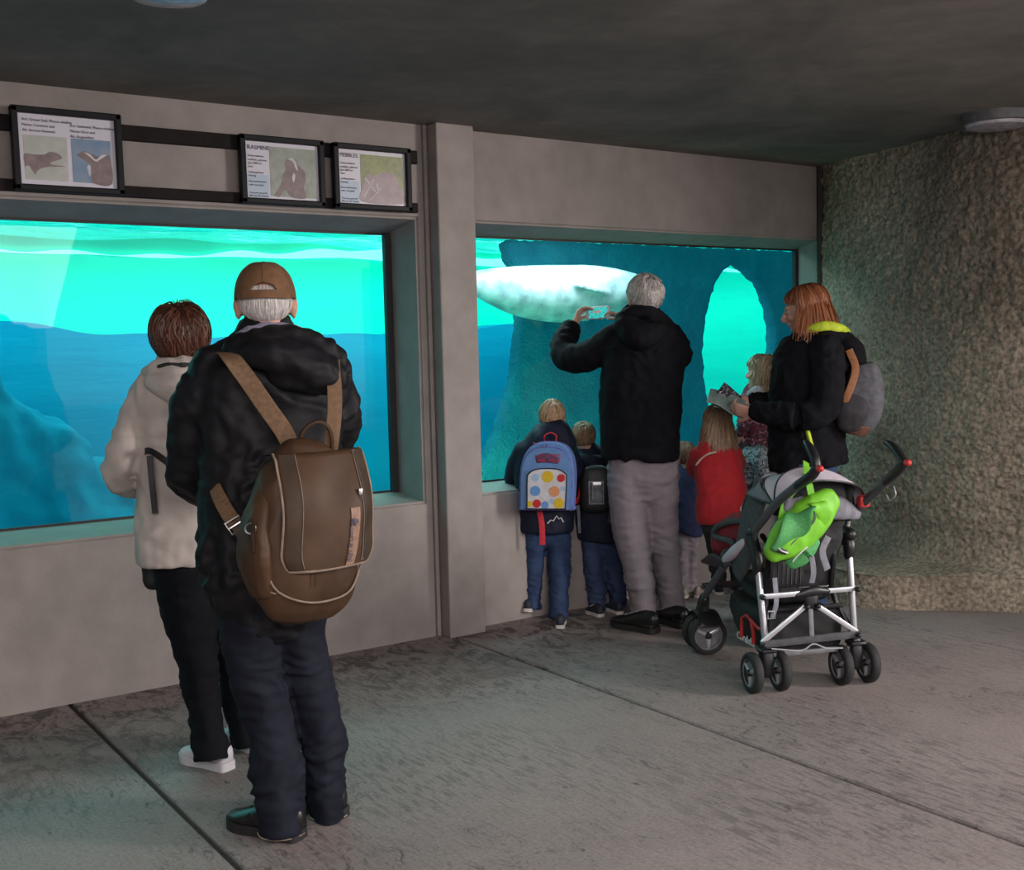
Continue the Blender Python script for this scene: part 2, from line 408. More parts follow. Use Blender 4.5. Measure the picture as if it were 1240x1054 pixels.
# plan of the wall at ledge height: corner -> towards the camera
plan_top = crom([(5.80, 4.99), (5.66, 4.4), (5.47, 3.66), (5.53, 3.2), (5.75, 2.5), (6.0, 1.2), (6.0, .6)], 12)
plan_low = crom([(5.80, 4.99), (5.64, 4.55), (5.50, 3.9), (5.60, 3.38), (5.80, 2.7), (6.05, 1.2), (6.0, .6)], 12)
ledge_fr = crom([(5.3, 4.99), (5.10, 4.4), (5.02, 3.95), (5.50, 3.45), (5.75, 2.75), (6.03, 1.2), (6.0, .6)], 12)
def samp(P, t):
    x = t*(len(P)-1); i = min(int(x), len(P)-2); return P[i]+(P[i+1]-P[i])*(x-i)
def stucco(u, v):
    if v < .1: q = samp(ledge_fr, u); z = v/.1*.195; q = q+(samp(plan_low, u)-q)*.02*v/.1
    elif v < .22:
        t = (v-.1)/.12; q = samp(ledge_fr, u)*(1-t*.8)+samp(plan_low, u)*t*.8; z = .195+.03*t**2+.004*math.sin(u*30)
        if t < .15: z -= .01*(1-t/.15)
    else:
        t = (v-.22)/.78; q = samp(plan_low, u)*(1-t)+samp(plan_top, u)*t; z = .225+t*(CZ+.02-.225)
        if t < .08:
            q = q+(samp(ledge_fr, u)-q)*.2*(1-t/.08)**2
    return V3(q[0], q[1], z)
V, F = grid(stucco, 220, 200)
me = me_from('wall_right', V, F, True, False)
n = len(V); nr = np.empty(n*3); me.vertices.foreach_get('normal', nr); nr = nr.reshape(-1, 3)
big = noise3(V*1.6)*.035+noise3(V*4+7)*.012
n1 = noise3(V*22)+.6*noise3(V*45+3)+.3*noise3(V*80)
mask = np.clip((V[:, 2]-.2)/.25, 0.15, 1)
fade = np.clip((CZ-V[:, 2])/.3, 0, 1)
sgn = 1 if np.mean(nr[:, 0]) < 0 else -1
V2 = V+sgn*nr*((big*np.clip((V[:, 2]-.3)/.5, .0, 1)+n1*.014*mask)*1)[:, None]
me.vertices.foreach_set('co', V2.ravel()); me.update()
wr = tag(link('wall_right', me, M_stucco), kind='structure')
tag(obj('trim_shadow_gap', [tube([(5.79, 4.955, 0.2), (5.80, 4.95, 1.3), (5.79, 4.95, CZ)], [.018, .02, .022])], M_dark), kind='structure')  # solid dark tube, the shade of the corner put into its colour

# ceiling lamps
M_lampb = mat('lamp_grey_metal', (.12, .12, .125), .5)
M_lampd = mat('lamp_frosted_glass', (.42, .40, .44), .25, bump=0, coat=.5)
def lamp(x, y, r, label):
    t = empty('ceiling_lamp', (x, y, CZ), label, 'ceiling lamp', None)
    obj('lamp_housing', [lathe([(r, 0), (r*1.0, -.045), (r*.93, -.05), (r*.93, -.04)], (x, y, CZ), (0, 0, 1))], M_lampb, t)
    obj('diffuser', [lathe([(r*.92, -.03), (r*.92, -.05), (r*.86, -.063), (r*.6, -.07), (r*.25, -.073), (.001, -.074)], (x, y, CZ), (0, 0, 1))], M_lampd, t)
q = flo(204, -2, 2.48); lamp(q[0], q[1], .125, 'round frosted ceiling lamp above the left window, near the top edge')
q = flo(1207, 152, 2.49); lamp(q[0], q[1], .165, 'round grey ceiling lamp over the rough sprayed concrete wall')

# ================================================================ windows
def glass_mat():
    m, nt, b = new_mat('window_glass'); N = nt.nodes; L = nt.links; N.remove(b)
    out = N['Material Output']; tr = N.new('ShaderNodeBsdfTransparent'); gl = N.new('ShaderNodeBsdfGlossy'); gl.inputs['Roughness'].default_value = .0
    tr.inputs[0].default_value = (.96, 1, .99, 1)
    fr = N.new('ShaderNodeFresnel'); fr.inputs[0].default_value = 1.5
    ml = N.new('ShaderNodeMath'); ml.operation = 'MULTIPLY'; ml.inputs[1].default_value = .7; L.new(fr.outputs[0], ml.inputs[0])
    mx = N.new('ShaderNodeMixShader'); L.new(ml.outputs[0], mx.inputs[0]); L.new(tr.outputs[0], mx.inputs[1]); L.new(gl.outputs[0], mx.inputs[2])
    L.new(mx.outputs[0], out.inputs[0]); return m
M_glass = glass_mat()
M_rubber = mat('black_rubber', (.012, .014, .016), .6)
def window(name, x0, x1, z0, z1):
    f = obj(name, [box((x1-.018, YG, (z0+z1)/2), (.036, .03, z1-z0)), box((x0+.018, YG, (z0+z1)/2), (.036, .03, z1-z0)),
                   box(((x0+x1)/2, YG+.012, z1-.004), (x1-x0, .012, .008)), box(((x0+x1)/2, YG+.012, z0+.004), (x1-x0, .012, .008))], M_rubber, smooth=False)
    tag(f, kind='structure')
    V = [(x0, YG+.008, z0), (x1, YG+.008, z0), (x1, YG+.008, z1), (x0, YG+.008, z1)]
    link('pane', me_from('pane', V, [(0, 1, 2, 3)], False), M_glass, f)
window('window_1', -1.75, 2.838, .728, 2.043)
window('window_2', 3.14, 5.865, .728, 2.05)
M_algae = mat('green_algae', (.05, .5, .3), .8, nscale=40, bump=.5)
# ================================================================ the pool behind the glass
TB, TT, TY = -.6, 2.22, 7.7
def tank_mat(name, c1, c2, sc, stretch, bump=.2, bsc=30, bd=.01):
    return mat(name, c1, .8, nscale=sc, col2=c2, stretch=stretch, bump=bump, bscale=bsc, bdist=bd, spec=.1, detail=7)
M_lin = tank_mat('pool_lining', (.02, .90, .56), (.015, .78, .50), 3.5, (.3, 1, 2.2), .15)
M_murk = tank_mat('pool_lower_murk', (.01, .25, .40), (.006, .16, .31), 1.6, (.35, 1, 2.2), .3, 12)
M_bed = tank_mat('pool_bed', (.02, .25, .36), (.015, .2, .3), 2, (1, 1, 1))
tag(obj('wall_pool_back', [box((4.6, TY+.1, .9), (15.4, .2, 3.1))], M_lin, smooth=False), kind='structure')
tag(obj('wall_pool_sides', [box((-3.1, 6.4, .9), (.2, 2.5, 3.1)), box((12.3, 6.4, .9), (.2, 2.5, 3.1)),
                            box((4.6, YG+.03, -.0), (15.4, .02, 1.4)), box((4.6, YG+.03, 2.25), (15.4, .02, .39)), box((9.1, YG+.03, 1.4), (6.4, .02, 1.4)), box((2.99, YG+.03, 1.4), (.3, .02, 1.4))], M_bed, smooth=False), kind='structure')
tag(obj('floor_pool', [box((4.6, 6.45, TB-.05), (15.4, 2.6, .1))], M_bed, smooth=False), kind='structure')
# added step along the back wall, coloured dark for the dimmer lower water (its top edge is the line seen through the left window)
def step_top(x): return 1.60+.035*math.sin(x*1.3+.6)+.07*math.exp(-((x-1.2)/.5)**2)+.012*math.sin(x*9)
V, F = sheet(lambda u, v: V3(-3+u*8.6, 7.35+.12*math.sin(u*20)*.3+.05*v, TB+(step_top(-3+u*8.6)-TB)*v), 160, 20, .3, (0, 1, 0))
tag(obj('wall_pool_step', [(V, F)], M_murk, auto=60), kind='structure')
rk = [ell((.75, 6.75, .45), (.75, .26, 1.28)), ell((1.25, 6.8, .3), (.6, .28, 1.0)), ell((1.7, 6.85, .1), (.5, .28, .8)), ell((.2, 6.8, .4), (.6, .3, 1.1)), ell((2.2, 6.9, -.1), (.6, .25, .55))]
tag(solid('rock', rk, tank_mat('rock_algae', (.012, .20, .30), (.008, .14, .23), 6, (1, 1, 1), .5, 18), voxel=.04, smooth=3,
          disp=lambda c, n: noise3(c*3)*.1+noise3(c*9)*.04), 'dark turquoise underwater rock at the far left of the left window', 'rock')
M_wglow = mat('waterline_glow_white', (.95, 1, .98), .6, nscale=6, namt=.05, bump=.1)
M_wglow.node_tree.nodes['Principled BSDF'].inputs['Emission Color'].default_value = (.8, 1, .97, 1); M_wglow.node_tree.nodes['Principled BSDF'].inputs['Emission Strength'].default_value = 1.6  # emission imitates the streak of daylight along the waterline
def rim(u, v):  # strip added and shaped as that bright streak
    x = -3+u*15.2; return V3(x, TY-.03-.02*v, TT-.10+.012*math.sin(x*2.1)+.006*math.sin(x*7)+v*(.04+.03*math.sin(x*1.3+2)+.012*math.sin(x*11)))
tag(obj('trim_waterline_glow', [sheet(rim, 300, 2, .02, (0, 1, 0))], M_wglow), kind='structure')
# water surface seen from below
def surf_mat():
    m, nt, b = new_mat('water_surface'); N = nt.nodes; L = nt.links
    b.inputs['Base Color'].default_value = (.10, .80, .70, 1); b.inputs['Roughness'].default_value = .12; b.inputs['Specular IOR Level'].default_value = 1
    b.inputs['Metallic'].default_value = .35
    b.inputs['Emission Color'].default_value = (.02, .75, .58, 1); b.inputs['Emission Strength'].default_value = .45  # self-glow in place of daylight passing through the surface
    tc = N.new('ShaderNodeTexCoord'); mp = N.new('ShaderNodeMapping'); mp.inputs['Scale'].default_value = (1, 2.6, 1); L.new(tc.outputs['Object'], mp.inputs[0])
    n = N.new('ShaderNodeTexNoise'); n.inputs['Scale'].default_value = 3.5; n.inputs['Detail'].default_value = 4; n.inputs['Distortion'].default_value = .8
    L.new(mp.outputs[0], n.inputs['Vector']); bp = N.new('ShaderNodeBump'); bp.inputs['Strength'].default_value = .6; bp.inputs['Distance'].default_value = .12
    L.new(n.outputs[0], bp.inputs['Height']); L.new(bp.outputs[0], b.inputs['Normal']); return m
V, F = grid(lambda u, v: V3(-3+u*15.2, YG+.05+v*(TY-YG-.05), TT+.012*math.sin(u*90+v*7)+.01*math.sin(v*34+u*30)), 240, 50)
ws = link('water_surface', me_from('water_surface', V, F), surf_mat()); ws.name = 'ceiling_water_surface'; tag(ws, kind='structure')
# the water itself: absorbs red, glows blue in place of scattered daylight
def water_mat():
    m, nt, b = new_mat('pool_water'); N = nt.nodes; L = nt.links; N.remove(b); out = N['Material Output']
    ab = N.new('ShaderNodeVolumeAbsorption'); ab.inputs[0].default_value = (.05, .85, .88, 1); ab.inputs[1].default_value = WATER_D
    em = N.new('ShaderNodeEmission'); em.inputs[0].default_value = (.0, .30, .44, 1); em.inputs[1].default_value = WATER_E
    ad = N.new('ShaderNodeAddShader'); L.new(ab.outputs[0], ad.inputs[0]); L.new(em.outputs[0], ad.inputs[1]); L.new(ad.outputs[0], out.inputs['Volume']); return m
WATER_D, WATER_E = .55, .10
wb = obj('pool_water', [box((4.6, (YG+.06+TY-.01)/2, (TB+TT-.03)/2), (15.2, TY-YG-.07, TT-TB-.03))], water_mat(), smooth=False)
tag(wb, kind='structure')
# arched rock wall in the pool behind the right window
RY = 6.4
def P2(x, y): q = wal(x, y, RY); return (q[0], q[2])
outl = [P2(609, 290), P2(613, 302), P2(622, 325), P2(629, 365), P2(629, 405), P2(622, 460), P2(608, 510), P2(590, 552), P2(570, 592)]
outl = [tuple(p) for p in crom(outl, 4)]
outl += [(3.7, .1), (3.5, TB+.02), (9.5, TB+.02), (9.5, TT-.078), (outl[0][0], TT-.078)]
hole = [P2(*p) for p in [(881, 314), (868, 326), (855, 350), (846, 385), (842, 425), (846, 470), (855, 510), (868, 548), (890, 590), (912, 560), (927, 515), (934, 460), (936, 410), (930, 370), (918, 342), (900, 323)]]
hole = [tuple(p) for p in crom(hole+[hole[0]], 3)[:-1]]
cu = bpy.data.curves.new('rw', 'CURVE'); cu.dimensions = '2D'; cu.fill_mode = 'BOTH'; cu.extrude = .035; cu.bevel_depth = .03; cu.bevel_resolution = 3
for pl in (outl, hole):
    s = cu.splines.new('POLY'); s.points.add(len(pl)-1); s.use_cyclic_u = True
    for i, q in enumerate(pl): s.points[i].co = (q[0], q[1], 0, 1)
t = bpy.data.objects.new('tmp', cu); C.objects.link(t)
r_ = t.modifiers.new('r', 'REMESH'); r_.mode = 'VOXEL'; r_.voxel_size = .028
dg = bpy.context.evaluated_depsgraph_get(); dg.update(); me = bpy.data.meshes.new_from_object(t.evaluated_get(dg)); bpy.data.objects.remove(t)
me.transform(Matrix(((1, 0, 0, 0), (0, 0, -1, RY), (0, 1, 0, 0), (0, 0, 0, 1))))
me.polygons.foreach_set('use_smooth', [True]*len(me.polygons)); me.name = 'arch'
M_rock = tank_mat('rock_render', (.035, .17, .23), (.02, .10, .165), 5, (1, 1, 1), 1.0, 55, .03)
n = len(me.vertices); co = np.empty(n*3); me.vertices.foreach_get('co', co); co = co.reshape(-1, 3); nr = np.empty(n*3); me.vertices.foreach_get('normal', nr); nr = nr.reshape(-1, 3)
co = co+nr*(noise3(co*14)*.012+noise3(co*30)*.008)[:, None]; me.vertices.foreach_set('co', co.ravel()); me.update()
tag(link('rock_arch', me, M_rock, base=(6.5, RY, TB)), 'rough underwater rock wall with a pointed oval opening, behind the right window', 'rock')
# the seal
SY = 5.95
sp = [(556, 342, 5, 9), (566, 342, 10, 13), (578, 343, 16, 17), (598, 347, 23, 21), (625, 352, 30, 28), (655, 355, 34, 33), (685, 356, 35, 35), (712, 354, 33, 33), (738, 353, 29, 28), (756, 353, 25, 23), (775, 354, 20, 18), (790, 357, 14, 12), (799, 360, 7, 7)]
P = []; R = []
for x, y, up, _ in sp:
    c = wal(x, y, SY); sc = 1/np.linalg.norm(wal(x, y-1, SY)-c)
    P.append(c); R.append((up/sc, up/sc*(.95)))
seal_p = [tube(P, R, 24, 5, ref=(0, 0, 1))]
def fl_(pts, rr, ref): return tube([wal(x, y, SY+dy) for x, y, dy in pts], rr, 12, 4, ref=ref)
seal_p.append(fl_([(566, 341, 0), (548, 334, .0), (530, 328, -.02), (515, 322, -.02)], [(.05, .03), (.07, .02), (.09, .015), (.05, .01)], (0, 0, 1)))
seal_p.append(fl_([(566, 345, 0), (548, 349, .0), (530, 352, .02), (515, 354, .02)], [(.05, .03), (.06, .02), (.08, .015), (.05, .01)], (0, 0, 1)))
seal_p.append(fl_([(742, 354, -.13), (722, 348, -.185), (705, 344, -.195), (694, 343, -.185)], [(.03, .02), (.045, .014), (.04, .01), (.02, .006)], (0, .5, 1)))
seal_p.append(fl_([(738, 365, .12), (722, 380, .16), (705, 388, .18)], [(.03, .02), (.045, .014), (.02, .01)], (0, 1, .6)))
M_seal = mat('seal_skin', (.80, .78, .80), .5, nscale=9, col2=(.26, .27, .31), bump=.1, detail=6)
seal = empty('seal', wal(680, 356, SY), 'pale spotted seal swimming past the right window, belly fading into shadow', 'seal')
solid('body', seal_p, M_seal, seal, voxel=.014, smooth=4)
e = wal(783, 350, SY-.06); obj('eye', [ell(e, .014)], M_rubber, seal)
# lights: daylight falling through the water surface, plus an added fill on the rock
def area(name, loc, size, sy, energy, col, target, spread=pi):
    l = bpy.data.lights.new(name, 'AREA'); l.shape = 'RECTANGLE'; l.size = size; l.size_y = sy; l.energy = energy; l.color = col; l.spread = spread
    o = bpy.data.objects.new(name, l); C.objects.link(o); o.location = loc
    z = -nz(V3(*target)-V3(*loc)); x = np.cross(V3(0, 0, 1), z) if abs(z[2]) < .95 else V3(1, 0, 0); x = nz(x-np.dot(x, z)*z); y = np.cross(z, x)
    o.rotation_euler = Matrix(((x[0], y[0], z[0]), (x[1], y[1], z[1]), (x[2], y[2], z[2]))).to_euler(); return o
area('pool_daylight', (4.6, 7.0, 2.16), 15, .7, 205, (.75, 1, .93), (4.6, 7.05, 0))
area('pool_daylight_front', (3.9, 5.6, 2.16), 2.2, .25, 38, (.95, 1, 1), (4.0, 5.9, .3))
area('added_rock_fill', (3.95, 5.5, .35), 1.6, .2, 28, (.35, 1, .45), (4.4, 6.4, .75))  # unseen fill light below the sill, added to brighten the lower left rock
# ================================================================ people
M_skin = mat('skin', (.50, .27, .20), .55, nscale=25, namt=.12, bump=.08, bscale=250, bdist=.0006)
M_eyew = mat('eye_white', (.38, .34, .32), .3, bump=0); M_iris = mat('iris', (.06, .08, .1), .3, bump=0)
class Fig:
    def __init__(s, px, py, label, group=None, dep=None):
        s.G = flo(px, py); 
        if dep is not None:
            g = at(px, 500, dep); s.G = V3(g[0], g[1], 0)
        d = s.G-CAM; s.w = nz(V3(d[0], d[1], 0)); s.u = nz(V3(s.w[1], -s.w[0], 0)); s.z = V3(0, 0, 1)
        s.dep = np.dot(d, _f); s.sc = F_PX/s.dep
        s.root = empty('person', s.G, label, 'person', group)
    def pt(s, x, y, dw=0): return onplane(x, y, s.G+s.w*dw, s.w)
    def dir(s, du, dw, dz=0): return nz(s.u*du+s.w*dw+s.z*dz)
    def chain(s, L, n=14, k=4, ref=None, cap='round', ex=2.0, grow=0, scale=1.0):
        """L: (px,py,dw,r_px[,depth_half_m])"""
        P = [s.pt(*q[:3]) for q in L]; R = []
        for q in L:
            a = q[3]/s.sc*scale+grow; b = (q[4]*scale+grow) if len(q) > 4 else a; R.append((a, b))
        return tube(P, R, n, k, s.u if ref is None else ref, cap, ex)
def folds(seed, amp=.007, fz=9, fx=5, fine=.25, ax=None, zr=None):
    """cloth folds: ridged, warped noise; zr=(z0,z1,gain) boosts a height band"""
    def f(co, nr):
        p = co*np.array([fx, fx, fz])+seed*13.7
        wrp = np.stack([noise3(p*.45+5), noise3(p*.45+9), noise3(p*.45+13)], 1)*1.3
        a = noise3(p+wrp); r = 1-np.abs(a)*2.2; r = np.clip(r, -.4, 1)
        b = noise3(p*2.3+wrp+31); c = noise3(p*.5+77)
        d = amp*(.75*r*np.clip(.55+1.2*c, .1, 1.2)-.25)+amp*fine*b
        if zr is not None:
            for z0, z1, g in (zr if isinstance(zr[0], (tuple, list)) else [zr]):
                t = np.clip(1-np.abs(co[:, 2]-(z0+z1)/2)/((z1-z0)/2), 0, 1); d = d*(1+(g-1)*t)
        return d
    return f
def hand(wr, d, pn, L=.18, side=1, curl=(.5, .5, .5, .5), thumb_open=.7, grip=.4, thumb_curl=.4):
    """wr wrist, d direction of fingers, pn palm normal (the way the palm faces), side: thumb on side*(d x pn)"""
    d = nz(d); pn = nz(pn-np.dot(pn, d)*d); s_ = np.cross(d, pn)*side; parts = []
    pl = L*.52; k = L/.18
    parts.append(tube([wr-d*.02*k, wr+d*pl*.25, wr+d*pl*.6, wr+d*pl*.98], [(.021*k, .017*k), (.03*k, .015*k), (.036*k, .014*k), (.038*k, .011*k)], 12, 4, ref=s_))
    for i, (off, ln) in enumerate([(.029, .40), (.010, .45), (-.010, .42), (-.028, .33)]):
        b = wr+d*pl*(.93-.03*abs(i-1))+s_*off*k; a = 0; P = [b-d*.015*k]; dd = d; q = b
        segs = [ln*.45, ln*.32, ln*.27]; P.append(q)
        for j, sg in enumerate(segs):
            a += curl[i]*(1.0 if j else .8); dd = d*math.cos(a)+pn*math.sin(a); q = q+dd*sg*L; P.append(q)
        r0 = (.0095 if i < 3 else .0085)*k
        parts.append(tube(P, [r0*1.1, r0*1.05, r0, r0*.92, r0*.8], 8, 3))
    tb = wr+d*pl*.22+s_*.024*k; td = nz(d*math.cos(thumb_open)+s_*math.sin(thumb_open)); t2 = nz(td*math.cos(thumb_curl)+pn*math.sin(thumb_curl)+d*.25)
    parts.append(tube([tb-td*.015*k, tb+td*.03*k, tb+td*.055*k+pn*grip*.01, tb+td*.055*k+t2*.028*k, tb+td*.055*k+t2*.05*k], [.014*k, .0135*k, .011*k, .0105*k, .008*k], 8, 3))
    return parts
def head_parts(c, F, U, hh, ears=True, jaw=1.0):
    F = nz(F); U = nz(U-np.dot(U, F)*F); S = np.cross(F, U); ax = [S, F, U]
    e = lambda s, f, u, r: ell(c+(S*s+F*f+U*u)*hh, tuple(q*hh for q in r), ax, 18, 12)
    P = [e(0, -.07, .12, (.335, .42, .37)), e(0, .10, -.10, (.275*jaw, .29, .34)), e(0, .26, -.38, (.12, .12, .10)), e(0, .12, -.30, (.22*jaw, .24, .15)),
         e(0, .33, .10, (.20, .08, .06)), e(.15, .28, -.12, (.09, .10, .09)), e(-.15, .28, -.12, (.09, .10, .09)), e(0, .37, -.25, (.10, .05, .028)), e(0, .365, -.29, (.09, .05, .025)),
         tube([c+(F*.37+U*.07)*hh, c+(F*.44-U*.04)*hh, c+(F*.49-U*.13)*hh, c+(F*.42-U*.17)*hh], [.035*hh, .04*hh, .055*hh, .05*hh], 10, 3),
         e(.05, .42, -.15, (.035, .04, .03)), e(-.05, .42, -.15, (.035, .04, .03))]
    if ears:
        for s in (1, -1):
            P.append(e(s*.345, -.03, -.03, (.045, .085, .135))); P.append(e(s*.375, -.055, .02, (.03, .07, .085)))
    return P
def face_bits(root, c, F, U, hh):
    F = nz(F); U = nz(U-np.dot(U, F)*F); S = np.cross(F, U)
    for s in (1, -1):
        q = c+(S*s*.135+F*.325+U*.0)*hh
        e = obj('eye', [ell(q, .045*hh)], M_eyew, root); obj('iris', [ell(q+(F*.030+S*s*.002)*hh, .022*hh)], M_iris, e)
def hairline(front=.5, side=-.15, back=-.6):
    def f(d):
        return np.where(d[:, 1] > 0, side+(front-side)*np.clip(d[:, 1]/.75, 0, 1), side+(back-side)*np.clip(-d[:, 1]/.6, 0, 1))
    return f
def hair(root, m, c, F, U, hh, n=1800, crown=(0, -.35, .93), length=.6, hang=0, line=None, wid=.0022, lift=.06, jit=.25, segs=7, seed=1,
         tint=None, spread=.0, inward=.0, name='hair', cap=1.03, curl=0, rx=(.335, .42, .37), cap_col=.55, top=None):
    rng = np.random.default_rng(seed); F = nz(F); U = nz(U-np.dot(U, F)*F); S = np.cross(F, U); A = np.array([S, F, U])
    cc = c+(-F*.07+U*.12)*hh; rr = np.array(rx)*hh*cap; line = line or hairline()
    d = rng.normal(size=(n*4, 3)); d /= np.linalg.norm(d, axis=1)[:, None]
    d = d[(d[:, 2] > line(d)) & ((d[:, 2] < top) if top is not None else True)][:n]; n = len(d); k = nz(crown)
    pos = d*rr; out = [pos.copy()]; jv = rng.normal(size=(n, 3))*jit; L = length*(.7+.6*rng.random(n)); hg = hang*(.85+.25*rng.random(n))
    ph = rng.random(n)*6; cur = d.copy(); hangd = np.zeros(n); Ul = A@V3(0, 0, 1) ; Ul = nz(Ul)
    tot = L+hg/(.37*hh); lf = (.4+rng.random(n))*lift
    for i in range(segs):
        t = (i+1)/segs; st = tot/segs
        fl = -(k-(cur@k)[:, None]*cur); fl /= np.linalg.norm(fl, axis=1)[:, None]+1e-6
        fl = fl+jv*.5+np.stack([np.sin(ph+i*1.3), np.cos(ph*1.7+i*1.1), np.sin(ph*.6+i)], 1)*curl
        isl = (hangd > 0) | ((cur[:, 2] < -.12) & (hang > 0))
        nc = cur+fl*st[:, None]; nc /= np.linalg.norm(nc, axis=1)[:, None]
        face = (nc[:, 1] > .35) & (nc[:, 2] < line(nc)-.12)
        nc = np.where(face[:, None], cur+np.sign(cur[:, :1]+1e-6)*np.array([[.25, -.2, 0]]), nc); nc /= np.linalg.norm(nc, axis=1)[:, None]
        psurf = nc*rr*(1+lf*np.sin(min(t*2, 1)*pi/2))[:, None]
        outw = out[-1].copy(); outw[:, 2] = 0; outw /= np.linalg.norm(outw, axis=1)[:, None]+1e-6
        phang = out[-1]-Ul*(st*.37*hh)[:, None]+outw*((spread-inward*t)*hh*.1)+(jv*.004+np.stack([np.sin(ph+i), np.cos(ph+i*.8), 0*ph], 1)*curl*.004)
        new = np.where(isl[:, None], phang, psurf); hangd = hangd+isl; cur = np.where(isl[:, None], cur, nc); out.append(new)
    out = np.array(out)  # segs+1, n, 3
    W = cc+out@A; T = np.gradient(W, axis=0); T /= np.linalg.norm(T, axis=2)[:, :, None]+1e-9
    rad = W-cc; rad /= np.linalg.norm(rad, axis=2)[:, :, None]; sd = np.cross(T, rad); sd /= np.linalg.norm(sd, axis=2)[:, :, None]+1e-9
    tw = np.sin(ph)[None, :, None]; sd = sd+rad*tw*.6
    wv = wid*np.array([.7, 1, 1, 1, .95, .85, .65, .3][:segs+1] if segs <= 7 else np.linspace(1, .3, segs+1))[:, None, None]*(.6+.8*rng.random(n))[None, :, None]
    a = W+sd*wv; b = W-sd*wv; m_ = segs+1
    V = np.stack([a, b], 2).transpose(1, 0, 2, 3).reshape(-1, 3)
    Fc = [(q*m_*2+i*2, q*m_*2+i*2+1, q*m_*2+i*2+3, q*m_*2+i*2+2) for q in range(n) for i in range(m_-1)]
    col = np.repeat(.55+.75*rng.random(n), m_*2)
    tipf = np.tile(np.repeat(np.linspace(.8, 1.15, m_), 2), n); col = col*tipf
    # scalp shell
    Vs, Fs = ell((0, 0, 0), 1, None, 28, 18); keep = (Vs[:, 2] > line(Vs)-.02) & ((Vs[:, 2] < top+.1) if top is not None else True)
    Fs = [f for f in Fs if all(keep[i] for i in f)]; wob = 1+noise3(Vs*6+seed)*.03
    Vw = cc+(Vs*rr*.985*wob[:, None])@A
    V = np.vstack([V, Vw]); o = len(col); Fc += [tuple(i+o for i in f) for f in Fs]; col = np.concatenate([col, np.full(len(Vw), cap_col)])
    me = me_from(name, V, Fc); cl = np.stack([col, col, col], 1)
    if tint is not None: cl = cl*tint(V, rng)
    ca = me.color_attributes.new('Col', 'FLOAT_COLOR', 'POINT'); ca.data.foreach_set('color', np.hstack([cl, np.ones((len(V), 1))]).ravel())
    return link(name, me, m, root)
def hmat(name, col): return mat(name, col, .45, nscale=60, namt=.15, bump=0, vcol=True, spec=.4)
def shoe(root, heel, d, L, m, msole, h=.075, sole_h=.022, name='shoe', tip=0, lace=None, stripes=None, wid=.36):
    """heel: ground point under back of heel; d: toe direction; tip: heel lift angle"""
    d = nz(V3(d[0], d[1], 0)); s = V3(d[1], -d[0], 0); heel = np.asarray(heel, float); up = V3(0, 0, 1)
    if tip:
        R_ = lambda v: v
        d3 = nz(d*math.cos(tip)-up*math.sin(tip)); up = nz(up*math.cos(tip)+d*math.sin(tip)); heel = heel+V3(0, 0, L*math.sin(tip)); d = d3
    out = [(0, .0), (.02, .16), (.12, .20), (.35, .19), (.55, .22), (.72, .25), (.88, .20), (.97, .10), (1.0, 0)]
    pts = [(a, b*wid/.5) for a, b in out]+[(a, -b*wid/.5) for a, b in out[-2:0:-1]]; pts = [tuple(p) for p in crom(pts+[pts[0]], 3)[:-1]]
    P = [heel+d*L*a+up*(sole_h+z_*L) for a, z_ in [(.10, .13), (.25, .12), (.42, .095), (.6, .06), (.78, .035), (.9, .025)]]
    hz_ = [h*.62, h*.62, h*.52, h*.38, h*.28, h*.2]; wv = [.125, .14, .145, .165, .165, .125]
    up_ = [tube(P, [(wv[i]*L*wid/.36, hz_[i]) for i in range(6)], 16, 4, ref=s), tube([heel+d*L*.26+up*(sole_h+.01), heel+d*L*.26+up*(h+.018)], [(.125*L, .19*L), (.11*L, .16*L)], 14, 3, ref=s, cap='flat'),
           prism([(p[0]*.97+.015, p[1]*.95) for p in pts], .012, heel+up*(sole_h-.003), d*L, s*L, up)]
    o = solid(name, up_, m, root, voxel=.0065 if L > .2 else .005, smooth=5, disp=folds(L*9+heel[0], .002, 25, 25))
    obj('sole', [prism(pts, sole_h, heel+up*.001, d*L, s*L, up)], msole, o)
    if lace is not None:
        for k in range(4):
            q = heel+d*L*(.42+.08*k)+up*(sole_h+(.095-.012*k)*L+h*(.50-.07*k))
            obj('lace', [tube([q-s*.03*L*3*.4, q+up*.003, q+s*.03*L*3*.4], .0035, 6, 2)], lace, o)
    return o
def strap(P, wd, th, nrm, k=6, ex=5): 
    """flat band: P points, nrm = outward normals (one or list)"""
    P = np.asarray(P, float); T = np.gradient(P, axis=0); nrm = np.asarray(nrm, float)
    if nrm.ndim == 1: nrm = np.tile(nrm, (len(P), 1))
    ref = np.array([nz(np.cross(t, n_)) for t, n_ in zip(T, nrm)])
    wd = [wd]*len(P) if np.isscalar(wd) else wd
    return tube(P, [(a/2, th/2) for a in wd], 12, k, ref, 'flat', ex)
def text_on(name, s_, size, o, ax, ay, m, parent, **k): return text(name, s_, size, o, ax, ay, m, parent, **k)
def denim(name, c, dark): return mat(name, c, .8, nscale=9, col2=dark, bump=.5, bscale=350, bdist=.0008, detail=6, spec=.15)
def legs_core(f, L, R_, scale=.72): return [f.chain([q for q in L], scale=scale), f.chain([q for q in R_], scale=scale)]
M_ink = mat('ink', (.06, .05, .08), .6, bump=0)
